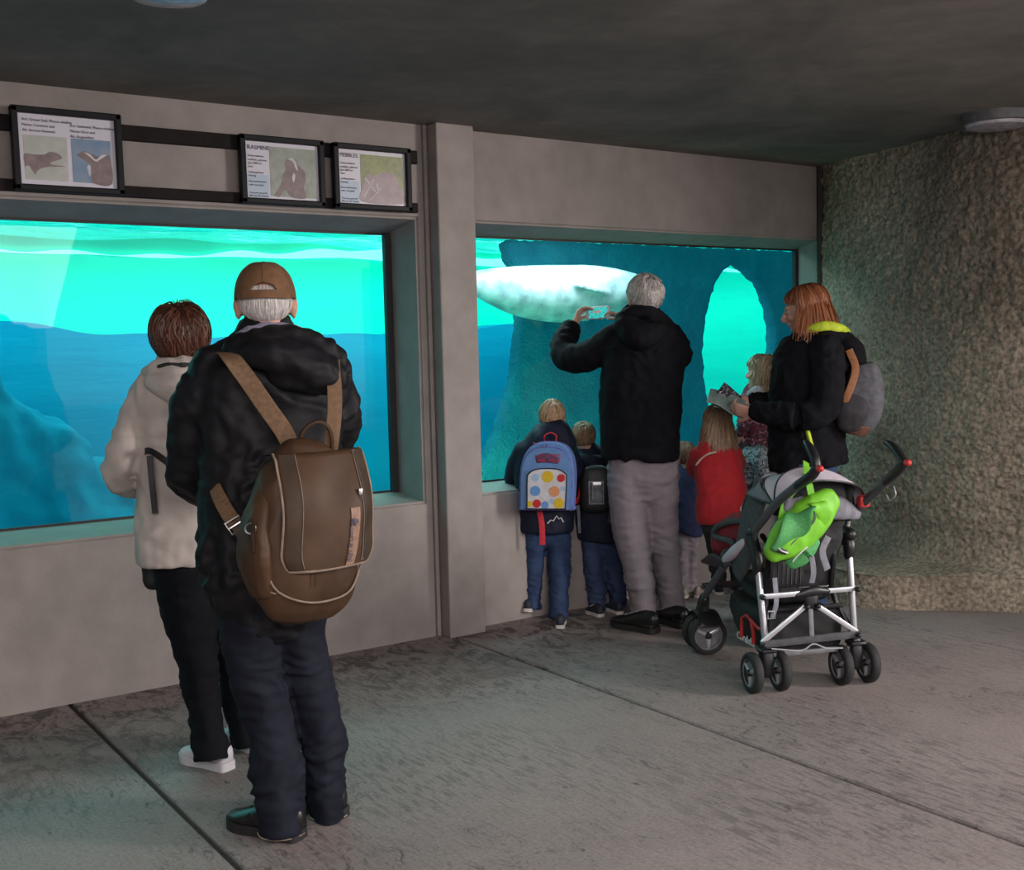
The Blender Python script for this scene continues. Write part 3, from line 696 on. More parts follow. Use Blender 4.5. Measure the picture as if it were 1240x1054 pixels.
# ---------------------------------------------------------------- man with cap and rucksack (nearest)
M_blackjkt = mat('black_shell_fabric', (.007, .007, .009), .6, nscale=20, namt=.3, bump=.25, bscale=90, bdist=.002, spec=.22)
M_jeans = denim('dark_denim', (.014, .016, .027), (.007, .008, .014))
M_blackleather = mat('black_leather', (.008, .008, .008), .35, nscale=40, bump=.15)
M_blacksole = mat('black_sole', (.012, .012, .012), .7)
M_stitch = mat('pale_stitching', (.30, .24, .18), .8, bump=0)
f = Fig(340, 1000, 'older man in khaki cap, black jacket and dark jeans wearing a brown rucksack, back turned')
rt = f.root
hc = f.pt(322, 372, 0); hh = .232; Fd = f.dir(.05, 1, -.05); Ud = V3(0, 0, 1)
LL = [(312, 712, 0, 45, .13), (305, 760, 0, 40, .12), (312, 817, 0, 33, .10), (322, 862, 0, 31, .095), (332, 905, -.02, 30, .09), (336, 950, -.05, 31, .092), (340, 985, -.07, 28, .095), (342, 1009, -.08, 27, .10)]
RL = [(350, 712, .05, 40, .13), (358, 760, .05, 35, .12), (374, 817, .05, 30, .10), (385, 862, .05, 28, .09), (392, 905, .05, 27, .085), (395, 950, .045, 25, .088), (397, 975, .04, 23, .09), (398, 988, .04, 23, .095)]
TS = [(322, 412, 0, 36, .075), (322, 424, 0, 60, .10), (325, 445, 0, 80, .125), (326, 490, 0, 84, .14), (328, 550, 0, 84, .145), (328, 610, 0, 84, .15), (322, 660, 0, 80, .15), (320, 700, 0, 74, .15), (325, 722, 0, 66, .145), (326, 729, 0, 62, .14)]
AL = [(262, 446, 0, 30), (240, 490, .02, 32), (229, 540, .06, 27), (228, 575, .12, 26), (248, 590, .24, 24), (275, 585, .32, 20)]
AR = [(398, 450, 0, 28), (408, 490, .04, 26), (410, 525, .14, 24), (395, 555, .26, 22), (370, 580, .32, 19)]
bp = head_parts(hc, Fd, Ud, hh)
bp += [tube([hc-Ud*.05-Fd*.015, hc-Ud*.14-Fd*.01, f.pt(324, 440, 0)], [.058, .06, .075], 14, 4), f.chain(TS[2:7], scale=.8), f.chain(AL, scale=.6), f.chain(AR, scale=.6), f.chain(LL[:-2], scale=.6), f.chain(RL[:-2], scale=.6)]
bp += hand(f.pt(275, 585, .32), f.dir(1, .2, -.1), f.dir(0, -1), side=-1)+hand(f.pt(370, 580, .32), f.dir(-1, .2, -.1), f.dir(0, -1), side=1)
solid('body', bp, M_skin, rt, voxel=.0065, smooth=3); face_bits(rt, hc, Fd, Ud, hh)
hair(rt, hmat('white_hair', (.62, .58, .56)), hc, Fd, Ud, hh, n=2600, length=.75, line=hairline(.6, -.05, -.55), wid=.0014, lift=.02, jit=.2, seed=3, cap_col=.8, top=.3, cap=1.0)
# cap: panelled dome with rear opening strap and a peak at the front
M_cap = mat('khaki_cotton', (.14, .068, .030), .85, nscale=50, namt=.2, bump=.3, bscale=220)
cc = hc+(-Fd*.07+Ud*.13)*hh; S_ = np.cross(Fd, Ud)
def capf(u, v):
    th = u*2*pi; el = v*pi/2*.995; r = 1+.006*math.cos(th*6)
    lo = -.10
    zz = lo+(1-lo)*math.sin(el); q = math.cos(el*.98)**.75 if el < 1.55 else 0
    bk = -math.sin(th)  # 1 at back
    return cc+hh*(S_*.385*q*math.cos(th)*r+Fd*.475*q*math.sin(th)*r)+Ud*hh*(.42*zz)
V, F_ = grid(capf, 120, 44)
def _open(q):
    p = np.mean([V[i] for i in q], 0)-cc; return np.dot(p, Fd) < 0 and abs(np.dot(p, S_)) < .175*hh and np.dot(p, Ud) < hh*.15*math.sqrt(max(0, 1-(np.dot(p, S_)/(.175*hh))**2))
F_ = [q for q in F_ if not _open(q)]
me = me_from('cap', V, F_, True, True); capo = link('cap', me, M_cap, rt); so = capo.modifiers.new('s', 'SOLIDIFY'); so.thickness = .003
def circ(el, k, a0, a1, n): return [cc+hh*(S_*.390*k*math.cos(a)+Fd*.482*k*math.sin(a))+Ud*hh*el for a in np.linspace(a0, a1, n)]
obj('cap_strap', [strap(circ(-.015, 1.0, -pi*.80, -pi*.20, 9), .024, .004, [nz(p-cc) for p in circ(0, 1, -pi*.80, -pi*.20, 9)])], M_cap, capo)
obj('cap_button', [ell(cc+Ud*hh*.41, (.009, .009, .006))], M_cap, capo)
obj('peak', [tube([cc+Fd*hh*.36-Ud*hh*.02, cc+Fd*hh*.55-Ud*hh*.05, cc+Fd*hh*.70-Ud*hh*.10], [(.075, .006), (.07, .004), (.045, .003)], 16, 4, ref=S_)], M_cap, capo)
for a in range(6):
    aa = a*pi/3+pi/6
    pts = [cc+hh*(S_*.386*(math.cos(e*.98)**.75)*math.cos(aa)+Fd*.476*(math.cos(e*.98)**.75)*math.sin(aa))+Ud*hh*(.42*(-.10+1.10*math.sin(e))+.002) for e in np.linspace(.35 if a in (4, 3) else .05, 1.5, 8)]
    obj('seam', [tube(pts, .0012, 5, 2)], M_cap, capo)
# jacket with gathered hood
jk = [f.chain(TS, 24, 4, ex=2.3), f.chain(AL), f.chain(AR), f.chain([(262, 446, 0, 30), (322, 430, 0, 30, .09), (398, 450, 0, 28)], ref=f.z)]
jo = solid('jacket', jk, M_blackjkt, rt, voxel=.009, smooth=5, disp=folds(1, .017, 12, 9, .45, zr=(.55, .95, 1.3)))
hd = [f.chain([(285, 425, -.07, 15), (315, 410, -.10, 13), (350, 408, -.10, 14), (380, 418, -.09, 16), (405, 437, -.06, 15), (416, 452, -.03, 10)], ref=f.z, grow=.002),
      f.chain([(290, 437, -.10, 14), (320, 428, -.14, 20), (350, 435, -.15, 24), (380, 448, -.14, 24), (404, 458, -.10, 18)], ref=f.z),
      f.chain([(320, 420, -.08, 18), (340, 450, -.13, 18), (365, 462, -.14, 16), (395, 468, -.11, 12)], ref=f.z), f.chain([(320, 435, 0, 60, .10), (322, 405, .0, 36, .08)], ref=f.u)]
solid('hood', hd, M_blackjkt, jo, voxel=.008, smooth=4, disp=folds(5, .016, 14, 10, .4))
M_lav = mat('lavender_fleece', (.24, .22, .30), .9, nscale=60, bump=.3)
solid('collar', [f.chain([(288, 414, -.06, 8), (305, 404, -.075, 9), (330, 401, -.085, 10), (358, 403, -.08, 9), (380, 412, -.065, 8), (395, 425, -.05, 6)], ref=f.z), f.chain([(292, 412, .05, 8), (320, 408, .09, 8), (352, 410, .06, 8)], ref=f.z)], M_lav, jo, voxel=.005, smooth=3, disp=folds(2, .005, 20, 14))
obj('shirt_collar', [f.chain([(298, 402, -.04, 5), (322, 396, -.062, 5), (346, 400, -.045, 5)], ref=f.z)], mat('pale_shirt', (.55, .5, .5), .8), rt)
tr = solid('jeans', [f.chain(LL, 20, 4, cap='flat'), f.chain(RL, 20, 4, cap='flat'), f.chain([(330, 690, .02, 58, .13), (330, 725, .03, 62, .14), (328, 745, .03, 55, .12)], 20, 3)], M_jeans, rt, voxel=.008, smooth=4,
      disp=folds(3, .012, 17, 7, .4, zr=[(-.05, .35, 1.9), (.35, .6, 1.4)]))
for q, dw in ((LL, 0), (RL, 0)):
    c_ = f.pt(q[-1][0], q[-1][1]-3, q[-1][2]); obj('hem_stitching', [tube(arc(c_, f.u, f.w, q[-1][3]/f.sc+.004, 0, 2*pi, 25)[:-1], .0022, 5, 1, closed=True)], M_stitch, tr)
a = flo(362, 1022); b = flo(264, 1000)
shoe(rt, flo(366, 1018), nz(b-a), .285, M_blackleather, M_blacksole, h=.085, sole_h=.03, lace=M_blackleather)
shoe(rt, flo(417, 992), nz(flo(352, 975)-flo(417, 992)), .285, M_blackleather, M_blacksole, h=.085, sole_h=.03, lace=M_blackleather)

# rucksack (carried: a thing of its own)
M_ruck = mat('brown_nylon', (.072, .037, .019), .5, nscale=8, col2=(.040, .021, .012), bump=.15, bscale=40, bdist=.004, spec=.22)
M_web = mat('khaki_webbing', (.15, .085, .045), .8, nscale=90, bump=.4, bscale=300)
M_edge = mat('rucksack_piping', (.20, .145, .11), .6)
M_steel = mat('steel', (.55, .54, .53), .3, metal=1, bump=0)
yaw_r = math.radians(27)
rn = nz(-f.w*math.cos(yaw_r)+f.u*math.sin(yaw_r)); ru = nz(np.cross(f.z, rn)) ; rz = nz(f.z+ru*.06)
if np.dot(ru, f.u) < 0: ru = -ru
rc = f.pt(368, 633, -.285)
K = f.sc*.0+F_PX/(f.dep-.25)
def rp(a, b, c_): return rc+ru*a+rz*b+rn*c_   # a right, b up, c out
rk = empty('rucksack', rp(0, -.21, 0), "brown nylon rucksack with a front flap on the capped man's back", 'rucksack')
tb = tube([rp(.0, -.225, -.02), rp(.0, -.20, 0), rp(0, -.10, 0), rp(0, .04, -.005), rp(.005, .13, -.01), rp(.01, .18, -.02)], [(.105, .06), (.145, .085), (.155, .10), (.148, .095), (.125, .08), (.09, .055)], 32, 5, ref=ru, ex=2.9)
body = solid('main_compartment', [tb], M_ruck, rk, voxel=.007, smooth=3, disp=folds(9, .009, 5, 9, .2))
# flap: sheet over the top and front
def flapf(u, v):
    a = (u-.5)*2; wv = .132+.012*v
    if v < .22: t = v/.22; b = .188+.01*math.sin(t*pi/2); c_ = -.045+.105*t
    else:
        t = (v-.22)/.78; b = .198-.315*t; c_ = .062+.058*math.sin(min(t*1.6, 1)*pi/2)
    c_ += -.034*abs(a)**3.0+.004*math.sin(a*4+v*9); rd = max(0, v-.86)/.14
    return rp(.028+a*wv*(1-.18*max(0, abs(a)-.0)*rd**2), b-.012*(1-a*a)*0, c_)
fo = obj('flap', [sheet(flapf, 34, 40, .006, rn)], M_ruck, rk, auto=70)
def fl3(u, v, up_=.0075): return flapf(u, v)+rn*up_
edge = [fl3(.0, v, .003) for v in np.linspace(.2, .99, 16)]+[fl3(u, .995, .003) for u in np.linspace(.04, .96, 14)]+[fl3(1, v, .003) for v in np.linspace(.99, .2, 16)]
obj('piping', [tube(edge, .0042, 8, 2)], M_edge, fo)
M_rshade = mat('flap_border', (.045, .028, .018), .6, nscale=14, spec=.2, bump=.2)
obj('side_band', [sheet(lambda u, v: fl3(.02+.14*u, .22+.76*v, .0065), 6, 30, .0012, rn)], M_rshade, fo)
obj('side_band', [sheet(lambda u, v: fl3(.86+.12*u, .22+.76*v, .0065), 6, 30, .0012, rn)], M_rshade, fo)
for uu in (.16, .855, .83):
    obj('stitching', [tube([fl3(uu, v, .009) for v in np.linspace(.22, .97, 20)], .0012, 5, 1)], M_edge, fo)
obj('zip', [tube([fl3(.845, v, .0085) for v in np.linspace(.24, .95, 20)], (.003), 6, 1)], M_rubber, fo)
zp = fl3(.80, .50, .012); zo = obj('zip_pull', [box(zp, (.012, .018, .006), (ru, rz, rn), .002)], M_steel, fo); obj('zip_tab', [tube([zp-rz*.01, zp-rz*.03+ru*.003, zp-rz*.065+ru*.006], [(.006, .002), (.006, .002), (.004, .002)], 8, 2, ref=ru)], M_rshade, zo)
M_tanl = mat('tan_leather', (.22, .125, .085), .6, nscale=60, bump=.2)
lt = obj('leather_label', [sheet(lambda u, v: fl3(.665+.11*u-.05*v*v, .60+.385*v, .0065), 6, 20, .003, rn)], M_tanl, fo)
ld = nz(fl3(.70, .62)-fl3(.675, .95)); lo_ = fl3(.668, .97, .0155)
text('label_writing', 'Bags & Leather', .019, lo_, ld, nz(np.cross(rn, ld)), M_ink, lt, shear=.3)
q = fl3(.70, .69, .0125); obj('heart', [ell(q+ru*.005, (.006, .006, .002), (ru, rz, rn)), ell(q-ru*.003+rz*.003, (.006, .006, .002), (ru, rz, rn)), ell(q-rz*.005, (.004, .008, .002), (ru, rz, rn))], M_ink, lt)
# left side pocket with D ring, zip and curved piping
sn = -ru
sp_ = solid('side_pocket', [tube([rp(-.135, -.17, .01), rp(-.155, -.08, .005), rp(-.145, .02, .0), rp(-.11, .13, -.01)], [(.06, .025), (.075, .035), (.06, .03), (.03, .02)], 16, 4, ref=rn)], M_ruck, rk, voxel=.006, smooth=3, disp=folds(4, .006, 10, 10))
dq = rp(-.185, .01, .045); obj('ring', [tube(arc(dq, nz(ru+rn), rz, .014, 0, 2*pi, 20)[:-1], .0028, 8, 1, closed=True)], M_steel, sp_)
obj('zip_tab', [tube([dq-rz*.01+rn*.01, dq-rz*.03+rn*.014, dq-rz*.06+rn*.018], [(.006, .003)]*3, 8, 2, ref=rn)], M_rshade, sp_)
obj('ring_patch', [tube([dq+rz*.02-ru*-.004, dq-rz*.03+ru*.006], [(.02, .004), (.02, .004)], 10, 2, ref=rn)], M_rshade, sp_)
obj('piping', [tube([rp(-.145, -.11, .055), rp(-.12, -.165, .082), rp(-.05, -.20, .10), rp(.03, -.207, .10), rp(.10, -.19, .09), rp(.15, -.13, .06)], .0032, 7, 4)], M_edge, body)
obj('piping', [tube([rp(-.175, .0, -.02), rp(-.175, -.09, .0), rp(-.16, -.15, .03), rp(-.125, -.17, .075)], .003, 7, 4)], M_edge, body)
obj('seam', [tube([rp(-.02, -.115, .106), rp(-.02, -.16, .104)], .002, 6, 2)], M_rshade, body)
# handle and straps
def mp(x, y, dw): return f.pt(x, y, dw)
tl = rp(-.02, .225, -.03); 
obj('handle', [strap([mp(362, 546, -.20), mp(364, 530, -.205), mp(372, 517, -.21), mp(386, 511, -.215), mp(397, 517, -.215), mp(402, 532, -.21), mp(401, 548, -.20)], .030, .010, [nz(V) for V in [-f.u, -f.u, -f.u+f.z, f.z, f.u+f.z, f.u, f.u]])], M_ruck, rk)
obj('shoulder_strap', [strap([mp(357, 552, -.19), mp(345, 525, -.20), mp(322, 492, -.185), mp(300, 460, -.165), mp(282, 436, -.155), mp(274, 428, -.10), mp(268, 432, -.02), mp(262, 448, .1), mp(258, 480, .17)], .052, .006, [-f.w]*4+[nz(-f.w+f.z), f.z, f.z, nz(f.w+f.z), f.w])], M_web, rk)
obj('shoulder_strap', [strap([mp(399, 552, -.19), mp(402, 530, -.20), mp(405, 500, -.185), mp(405, 470, -.165), mp(403, 448, -.15), mp(403, 436, -.10), mp(403, 434, -.02), mp(403, 446, .1), mp(402, 480, .16)], .042, .006, [-f.w]*4+[nz(-f.w+f.z), f.z, f.z, nz(f.w+f.z), f.w])], M_web, rk)
st = obj('lower_strap', [strap([mp(255, 545, .10), mp(254, 562, .0), mp(260, 590, -.10), mp(272, 615, -.18), mp(284, 634, -.225)], .042, .006, [-f.u, nz(-f.u-f.w), nz(-f.w-f.u*.4), -f.w, -f.w])], M_web, rk)
obj('lower_strap', [strap([mp(284, 634, -.225), mp(292, 650, -.235), mp(300, 668, -.24)], [.030, .026, .02], .006, -f.w)], M_ruck, rk)
bq = mp(285, 636, -.235); bu = f.dir(.5, 0, -.87); bs = f.dir(.87, 0, .5)
obj('buckle', [tube([bq+bs*.022+bu*.018, bq-bs*.022+bu*.018, bq-bs*.022-bu*.018, bq+bs*.022-bu*.018], .0035, 7, 1, closed=True), tube([bq+bs*.022, bq-bs*.022], .003, 7, 1)], M_steel, st)

# ---------------------------------------------------------------- woman in the cream jacket
M_cream = mat('cream_jacket_fabric', (.50, .44, .41), .75, nscale=14, namt=.08, bump=.3, bscale=60, bdist=.003)
M_blacktr = mat('black_trousers', (.006, .007, .010), .85, nscale=20, bump=.3, spec=.15)
M_white = mat('white_trainer', (.62, .60, .64), .45, nscale=20, namt=.05)
M_greysh = mat('grey_mesh', (.25, .26, .29), .8)
f = Fig(262, 925, 'woman with short auburn hair in a cream hooded jacket and black trousers, back turned'); rt = f.root
hc = f.pt(219, 412, 0); hh = .215; Fd = f.dir(.1, 1, -.05); Ud = V3(0, 0, 1)
LL = [(222, 680, 0, 34, .11), (226, 735, 0, 32, .10), (238, 797, 0, 24, .085), (244, 840, 0, 22, .08), (251, 876, -.04, 21, .08), (255, 905, -.07, 22, .085), (256, 920, -.08, 22, .085)]
RL = [(255, 680, .08, 32, .11), (268, 735, .10, 27, .10), (282, 797, .12, 22, .085), (288, 840, .12, 20, .08), (294, 880, .11, 19, .08), (298, 903, .10, 19, .085)]
TS = [(220, 440, 0, 26, .07), (221, 452, 0, 50, .09), (222, 475, 0, 58, .11), (222, 530, 0, 54, .115), (218, 580, 0, 48, .115), (214, 630, 0, 48, .125), (212, 670, 0, 44, .13), (212, 683, 0, 42, .13)]
AL = [(182, 468, 0, 20), (166, 505, .0, 20), (152, 545, -.02, 20), (143, 575, .02, 18), (160, 585, .12, 17), (190, 580, .22, 13)]
AR = [(262, 470, 0, 20), (280, 510, .0, 20), (285, 550, .05, 19), (270, 575, .15, 17), (235, 580, .24, 13)]
bp = head_parts(hc, Fd, Ud, hh)+[tube([hc-Ud*.05-Fd*.02, hc-Ud*.13-Fd*.015, f.pt(220, 465, 0)], [.05, .05, .06], 14, 4), f.chain(TS[2:6], scale=.8), f.chain(AL, scale=.6), f.chain(AR, scale=.6), f.chain(LL[:-2], scale=.6), f.chain(RL[:-2], scale=.6)]
bp += hand(f.pt(190, 580, .22), f.dir(1, .4, .1), f.dir(0, -1), .165, side=-1)+hand(f.pt(235, 580, .24), f.dir(-1, .4, .1), f.dir(0, -1), .165)
solid('body', bp, M_skin, rt, voxel=.007, smooth=3); face_bits(rt, hc, Fd, Ud, hh)
hair(rt, hmat('auburn_hair', (.115, .042, .025)), hc, Fd, Ud, hh, n=3400, length=1.05, line=hairline(.5, -.45, -.95), wid=.0021, lift=.22, jit=.45, seed=5, curl=.6, cap=1.12)
jo = solid('jacket', [f.chain(TS, 22, 4, ex=2.3, cap=('round', 'flat')), f.chain(AL), f.chain(AR), f.chain([(182, 468, 0, 20), (220, 456, 0, 20, .08), (262, 470, 0, 20)], ref=f.z)], M_cream, rt, voxel=.009, smooth=5, disp=folds(11, .013, 11, 9, .4))
solid('hood', [f.chain([(178, 452, -.03, 8), (196, 446, -.08, 12), (222, 446, -.10, 14), (248, 448, -.08, 12), (266, 456, -.03, 8)], ref=f.z), f.chain([(186, 462, -.08, 12), (210, 470, -.12, 18), (238, 474, -.12, 18), (256, 466, -.08, 12)], ref=f.z), f.chain([(200, 460, -.09, 14), (226, 492, -.12, 10), (240, 500, -.11, 6)], ref=f.z),
    f.chain([(220, 470, 0, 46, .09), (220, 440, 0, 30, .08)])], M_cream, jo, voxel=.007, smooth=4, disp=folds(12, .010, 12, 10, .3))
obj('hood_cord', [f.chain([(192, 444, -.115, 2), (205, 441, -.13, 2), (225, 442, -.14, 2), (250, 437, -.12, 2)], 6)], M_rubber, jo)
obj('cord_stopper', [box(f.pt(222, 442, -.145), (.022, .012, .016), None, .004)], M_blacksole, jo)
solid('trousers', [f.chain(LL, 18, 4, cap='flat'), f.chain(RL, 18, 4, cap='flat'), f.chain([(232, 660, .03, 42, .11), (236, 700, .04, 46, .12)], 18, 3)], M_blacktr, rt, voxel=.009, smooth=4, disp=folds(13, .009, 16, 7, .4, zr=(0, .3, 1.8)))
shoe(rt, flo(279, 934), nz(flo(206, 915)-flo(279, 934)), .25, M_white, M_white, h=.07, sole_h=.03, lace=M_greysh)
shoe(rt, flo(318, 912), nz(flo(250, 893)-flo(318, 912)), .25, M_white, M_white, h=.07, sole_h=.03, lace=M_greysh)
M_nyl = mat('black_nylon', (.008, .008, .009), .55, nscale=60, bump=.2)
sb = empty('shoulder_bag', f.pt(186, 700, -.1), 'small black shoulder bag hanging below the cream jacket on a thin strap', 'bag')
solid('bag_body', [f.chain([(186, 682, .08, 14, .05), (186, 702, .08, 13, .05)], ex=3.5)], M_nyl, sb, voxel=.006, smooth=3, disp=folds(15, .005, 14, 14))
obj('bag_strap', [strap([f.pt(264, 455, -.12), f.pt(262, 520, -.15), f.pt(246, 572, -.17), f.pt(236, 588, -.165), f.pt(205, 562, -.15), f.pt(180, 546, -.10), f.pt(172, 560, -.02), f.pt(168, 620, .05), f.pt(178, 685, .08)], .022, .004, [-f.w]*5+[nz(-f.w-f.u), -f.u, -f.u, -f.u])], M_nyl, sb)
obj('strap_tail', [strap([f.pt(181, 552, -.12), f.pt(184, 585, -.14), f.pt(188, 622, -.14)], .020, .004, -f.w)], M_nyl, sb)
# ---------------------------------------------------------------- tall man photographing the seal
M_softblack = mat('black_fleece_jacket', (.006, .006, .008), .85, nscale=20, namt=.3, bump=.3, bscale=120, bdist=.002, spec=.12)
M_greytr = mat('grey_trousers', (.22, .19, .215), .85, nscale=16, namt=.1, bump=.35, bscale=200)
f = Fig(785, 757, 'tall white-haired man in black jacket and grey trousers holding up a phone', dep=5.95); rt = f.root
hc = f.pt(780, 362, .0); hh = .235; Fd = f.dir(-.45, 1, .0); Ud = V3(0, 0, 1)
LL = [(762, 552, 0, 24, .12), (760, 600, 0, 24, .115), (765, 650, -.02, 22, .10), (773, 690, -.03, 18, .09), (778, 725, -.03, 17, .085), (781, 748, -.03, 16, .085)]
RL = [(798, 552, .03, 25, .12), (799, 600, .05, 23, .115), (802, 650, .08, 20, .10), (808, 690, .10, 17, .09), (813, 722, .10, 16, .085), (815, 742, .10, 16, .085)]
TS = [(775, 382, 0, 20, .08), (778, 395, 0, 36, .11), (780, 420, 0, 48, .14), (777, 460, 0, 49, .155), (775, 500, 0, 49, .16), (775, 535, 0, 48, .165), (776, 552, 0, 47, .165), (776, 556, 0, 46, .16)]
AL = [(742, 412, 0, 19), (715, 430, .06, 19), (688, 434, .12, 17), (682, 418, .20, 15), (690, 400, .30, 14)]
AR = [(808, 408, 0, 18), (820, 425, .05, 17), (818, 432, .16, 15), (790, 415, .30, 13), (763, 393, .36, 11)]
bp = head_parts(hc, Fd, Ud, hh)+[tube([hc-Ud*.05-Fd*.02, hc-Ud*.13-Fd*.015, f.pt(778, 405, 0)], [.058, .06, .075], 14, 4), f.chain(TS[2:6], scale=.8), f.chain(AL, scale=.6), f.chain(AR, scale=.6), f.chain(LL[:-2], scale=.6), f.chain(RL[:-2], scale=.6)]
wl = f.pt(694, 397, .31); wr_ = f.pt(758, 389, .37); ph = f.pt(724, 379, .36)
bp += [tube([f.pt(690, 402, .29), wl], [.03, .026], 10, 2), tube([f.pt(770, 398, .34), wr_], [.028, .025], 10, 2)]
bp += hand(wl, f.dir(.35, .25, .9), f.dir(1, -.1, -.1), .185, side=1, curl=(.55, .6, .6, .55), thumb_open=.5, thumb_curl=.9)
bp += hand(wr_, f.dir(-.85, .1, .5), f.dir(-.4, -.2, -.9), .175, side=-1, curl=(.35, .5, .6, .65), thumb_open=.6, thumb_curl=.6)
solid('body', bp, M_skin, rt, voxel=.005, smooth=3); face_bits(rt, hc, Fd, Ud, hh)
hair(rt, hmat('grey_white_hair', (.50, .46, .44)), hc, Fd, Ud, hh, n=2600, length=.55, line=hairline(.6, -.15, -.78), wid=.0022, lift=.10, jit=.45, seed=6, curl=.3, cap=1.06, crown=(0, -.5, .86))
jo = solid('jacket', [f.chain(TS, 22, 4, ex=2.3, cap=('round', 'flat')), f.chain(AL), f.chain(AR), f.chain([(742, 412, 0, 19), (778, 398, 0, 18, .09), (808, 408, 0, 18)], ref=f.z)], M_softblack, rt, voxel=.010, smooth=5, disp=folds(21, .012, 11, 8, .35))
obj('cuff', [tube([f.pt(688, 404, .28), f.pt(692, 397, .305)], [.062, .058], 14, 2, cap='flat')], M_softblack, jo)
solid('hood', [f.chain([(752, 385, -.03, 8), (765, 379, -.07, 9), (785, 378, -.08, 9), (803, 388, -.03, 8)], ref=f.z), f.chain([(755, 395, -.10, 11), (775, 408, -.14, 18), (797, 400, -.10, 11)], ref=f.z), f.chain([(776, 402, 0, 34, .09), (776, 382, 0, 24, .08)])], M_softblack, jo, voxel=.008, smooth=4, disp=folds(22, .010, 10, 10, .3))
tr = solid('trousers', [f.chain(LL, 18, 4, cap='flat'), f.chain(RL, 18, 4, cap='flat'), f.chain([(779, 540, .02, 43, .14), (779, 575, .02, 43, .14), (779, 590, .02, 36, .12)], 18, 3)], M_greytr, rt, voxel=.009, smooth=4, disp=folds(23, .011, 17, 6, .35, zr=[(-.05, .4, 1.6)]))
shoe(rt, flo(796, 768), nz(flo(726, 754)-flo(796, 768)), .30, M_blackleather, M_blacksole, h=.075, sole_h=.03, lace=M_greysh)
shoe(rt, flo(832, 762), nz(flo(775, 745)-flo(832, 762)), .29, M_blackleather, M_blacksole, h=.075, sole_h=.03, lace=M_greysh)
pn = nz(Fd*0+f.w); pu = f.dir(1, 0, .06); pz = f.z
M_phone = mat('phone_white_case', (.55, .52, .58), .3, bump=0, coat=.5)
ps = empty('smartphone', ph-f.z*.035, 'white smartphone with the seal on its screen, held up by the man in black', 'phone')
obj('phone_body', [box(ph, (.130, .068, .009), (pu, pz, -pn), .003)], M_phone, ps)
m_, nt, b = new_mat('phone_screen'); b.inputs['Base Color'].default_value = (0, .3, .3, 1); b.inputs['Emission Color'].default_value = (.02, .62, .56, 1); b.inputs['Emission Strength'].default_value = .9
nn = nt.nodes.new('ShaderNodeTexNoise'); nn.inputs['Scale'].default_value = 14; rr_ = nt.nodes.new('ShaderNodeValToRGB'); nt.links.new(nn.outputs[0], rr_.inputs[0])
rr_.color_ramp.elements[0].position = .42; rr_.color_ramp.elements[0].color = (.0, .12, .2, 1); rr_.color_ramp.elements[1].position = .55; rr_.color_ramp.elements[1].color = (.05, .75, .62, 1); nt.links.new(rr_.outputs[0], b.inputs['Emission Color'])
so = obj('screen', [box(ph-pn*.005, (.100, .056, .002), (pu, pz, -pn))], m_, ps, smooth=False)
so2 = obj('seal_on_screen', [ell(ph-pn*.0065+pz*.006-pu*.005, (.026, .008, .001), (pu, pz, -pn))], mat('screen_white', (.8, .9, .9), .4, bump=0), so)

# ---------------------------------------------------------------- children
def kid(px, py, label, head, hh, F, T, arms, L, R_, jm, tm, dep=None, hairc=None, hairk=None, seed=1, hem='flat', shoes=None, shm=None, amp=.006, hands=True, fz=10, handL=.12, jname='jacket', jacket_extra=None, tname='jeans'):
    f = Fig(px, py, label, dep=dep); hc = f.pt(*head); F = f.dir(*F); U = f.z
    if abs(F[2]) > .2: U = nz(U-np.dot(U, F)*F)
    neck = f.pt(T[1][0], T[1][1], T[1][2])
    bp = head_parts(hc, F, U, hh, jaw=.95)+[tube([hc-U*.04-F*.02, (hc+neck)/2-F*.02, neck], [.036, .038, .05], 12, 3)]
    bp += [f.chain(T[1:-2], scale=.74)]+[f.chain(a, scale=.6) for a in arms]+[f.chain(L[:-1], scale=.6), f.chain(R_[:-1], scale=.6)]
    if hands:
        for k, a in enumerate(arms):
            w0 = f.pt(*a[-1][:3]); w1 = f.pt(*a[-2][:3]); d = nz(w0-w1); bp += hand(w0, nz(d+V3(0, 0, -.1)), V3(0, 0, -1), handL, side=1 if k == 0 else -1)
    solid('body', bp, M_skin, f.root, voxel=.0055, smooth=3); face_bits(f.root, hc, F, U, hh)
    hair(f.root, hairc, hc, F, U, hh, seed=seed, **hairk)
    jp = [f.chain(T, 20, 4, ex=2.3, cap=('round', 'flat'))]+[f.chain(a) for a in arms]
    if jacket_extra: jp += jacket_extra(f)
    jo = solid(jname, jp, jm, f.root, voxel=.008, smooth=5, disp=folds(seed+40, amp, fz, 9, .3))
    tr = solid(tname, [f.chain(L, 16, 4, cap='flat'), f.chain(R_, 16, 4, cap='flat'), f.chain([((L[0][0]+R_[0][0])/2, L[0][1]-8, (L[0][2]+R_[0][2])/2, (R_[0][0]-L[0][0])/2+L[0][3]*.9, L[0][4] if len(L[0]) > 4 else .08), ((L[0][0]+R_[0][0])/2, L[0][1]+10, (L[0][2]+R_[0][2])/2, (R_[0][0]-L[0][0])/2+L[0][3]*.8, (L[0][4] if len(L[0]) > 4 else .08)*.9)], 16, 2)], tm, f.root, voxel=.008, smooth=4,
               disp=folds(seed+60, .011, 24, 10, .4, zr=[(-.1, .3, 1.5)]))
    return f, jo, tr, hc
M_navy = mat('navy_jacket', (.010, .013, .030), .7, nscale=20, namt=.25, bump=.3, bscale=80, spec=.25)
M_kjean = denim('blue_denim', (.045, .075, .16), (.02, .035, .085))
M_kjean2 = denim('blue_denim_pale', (.06, .085, .17), (.03, .045, .10))
M_blond = hmat('blond_hair', (.50, .32, .19))
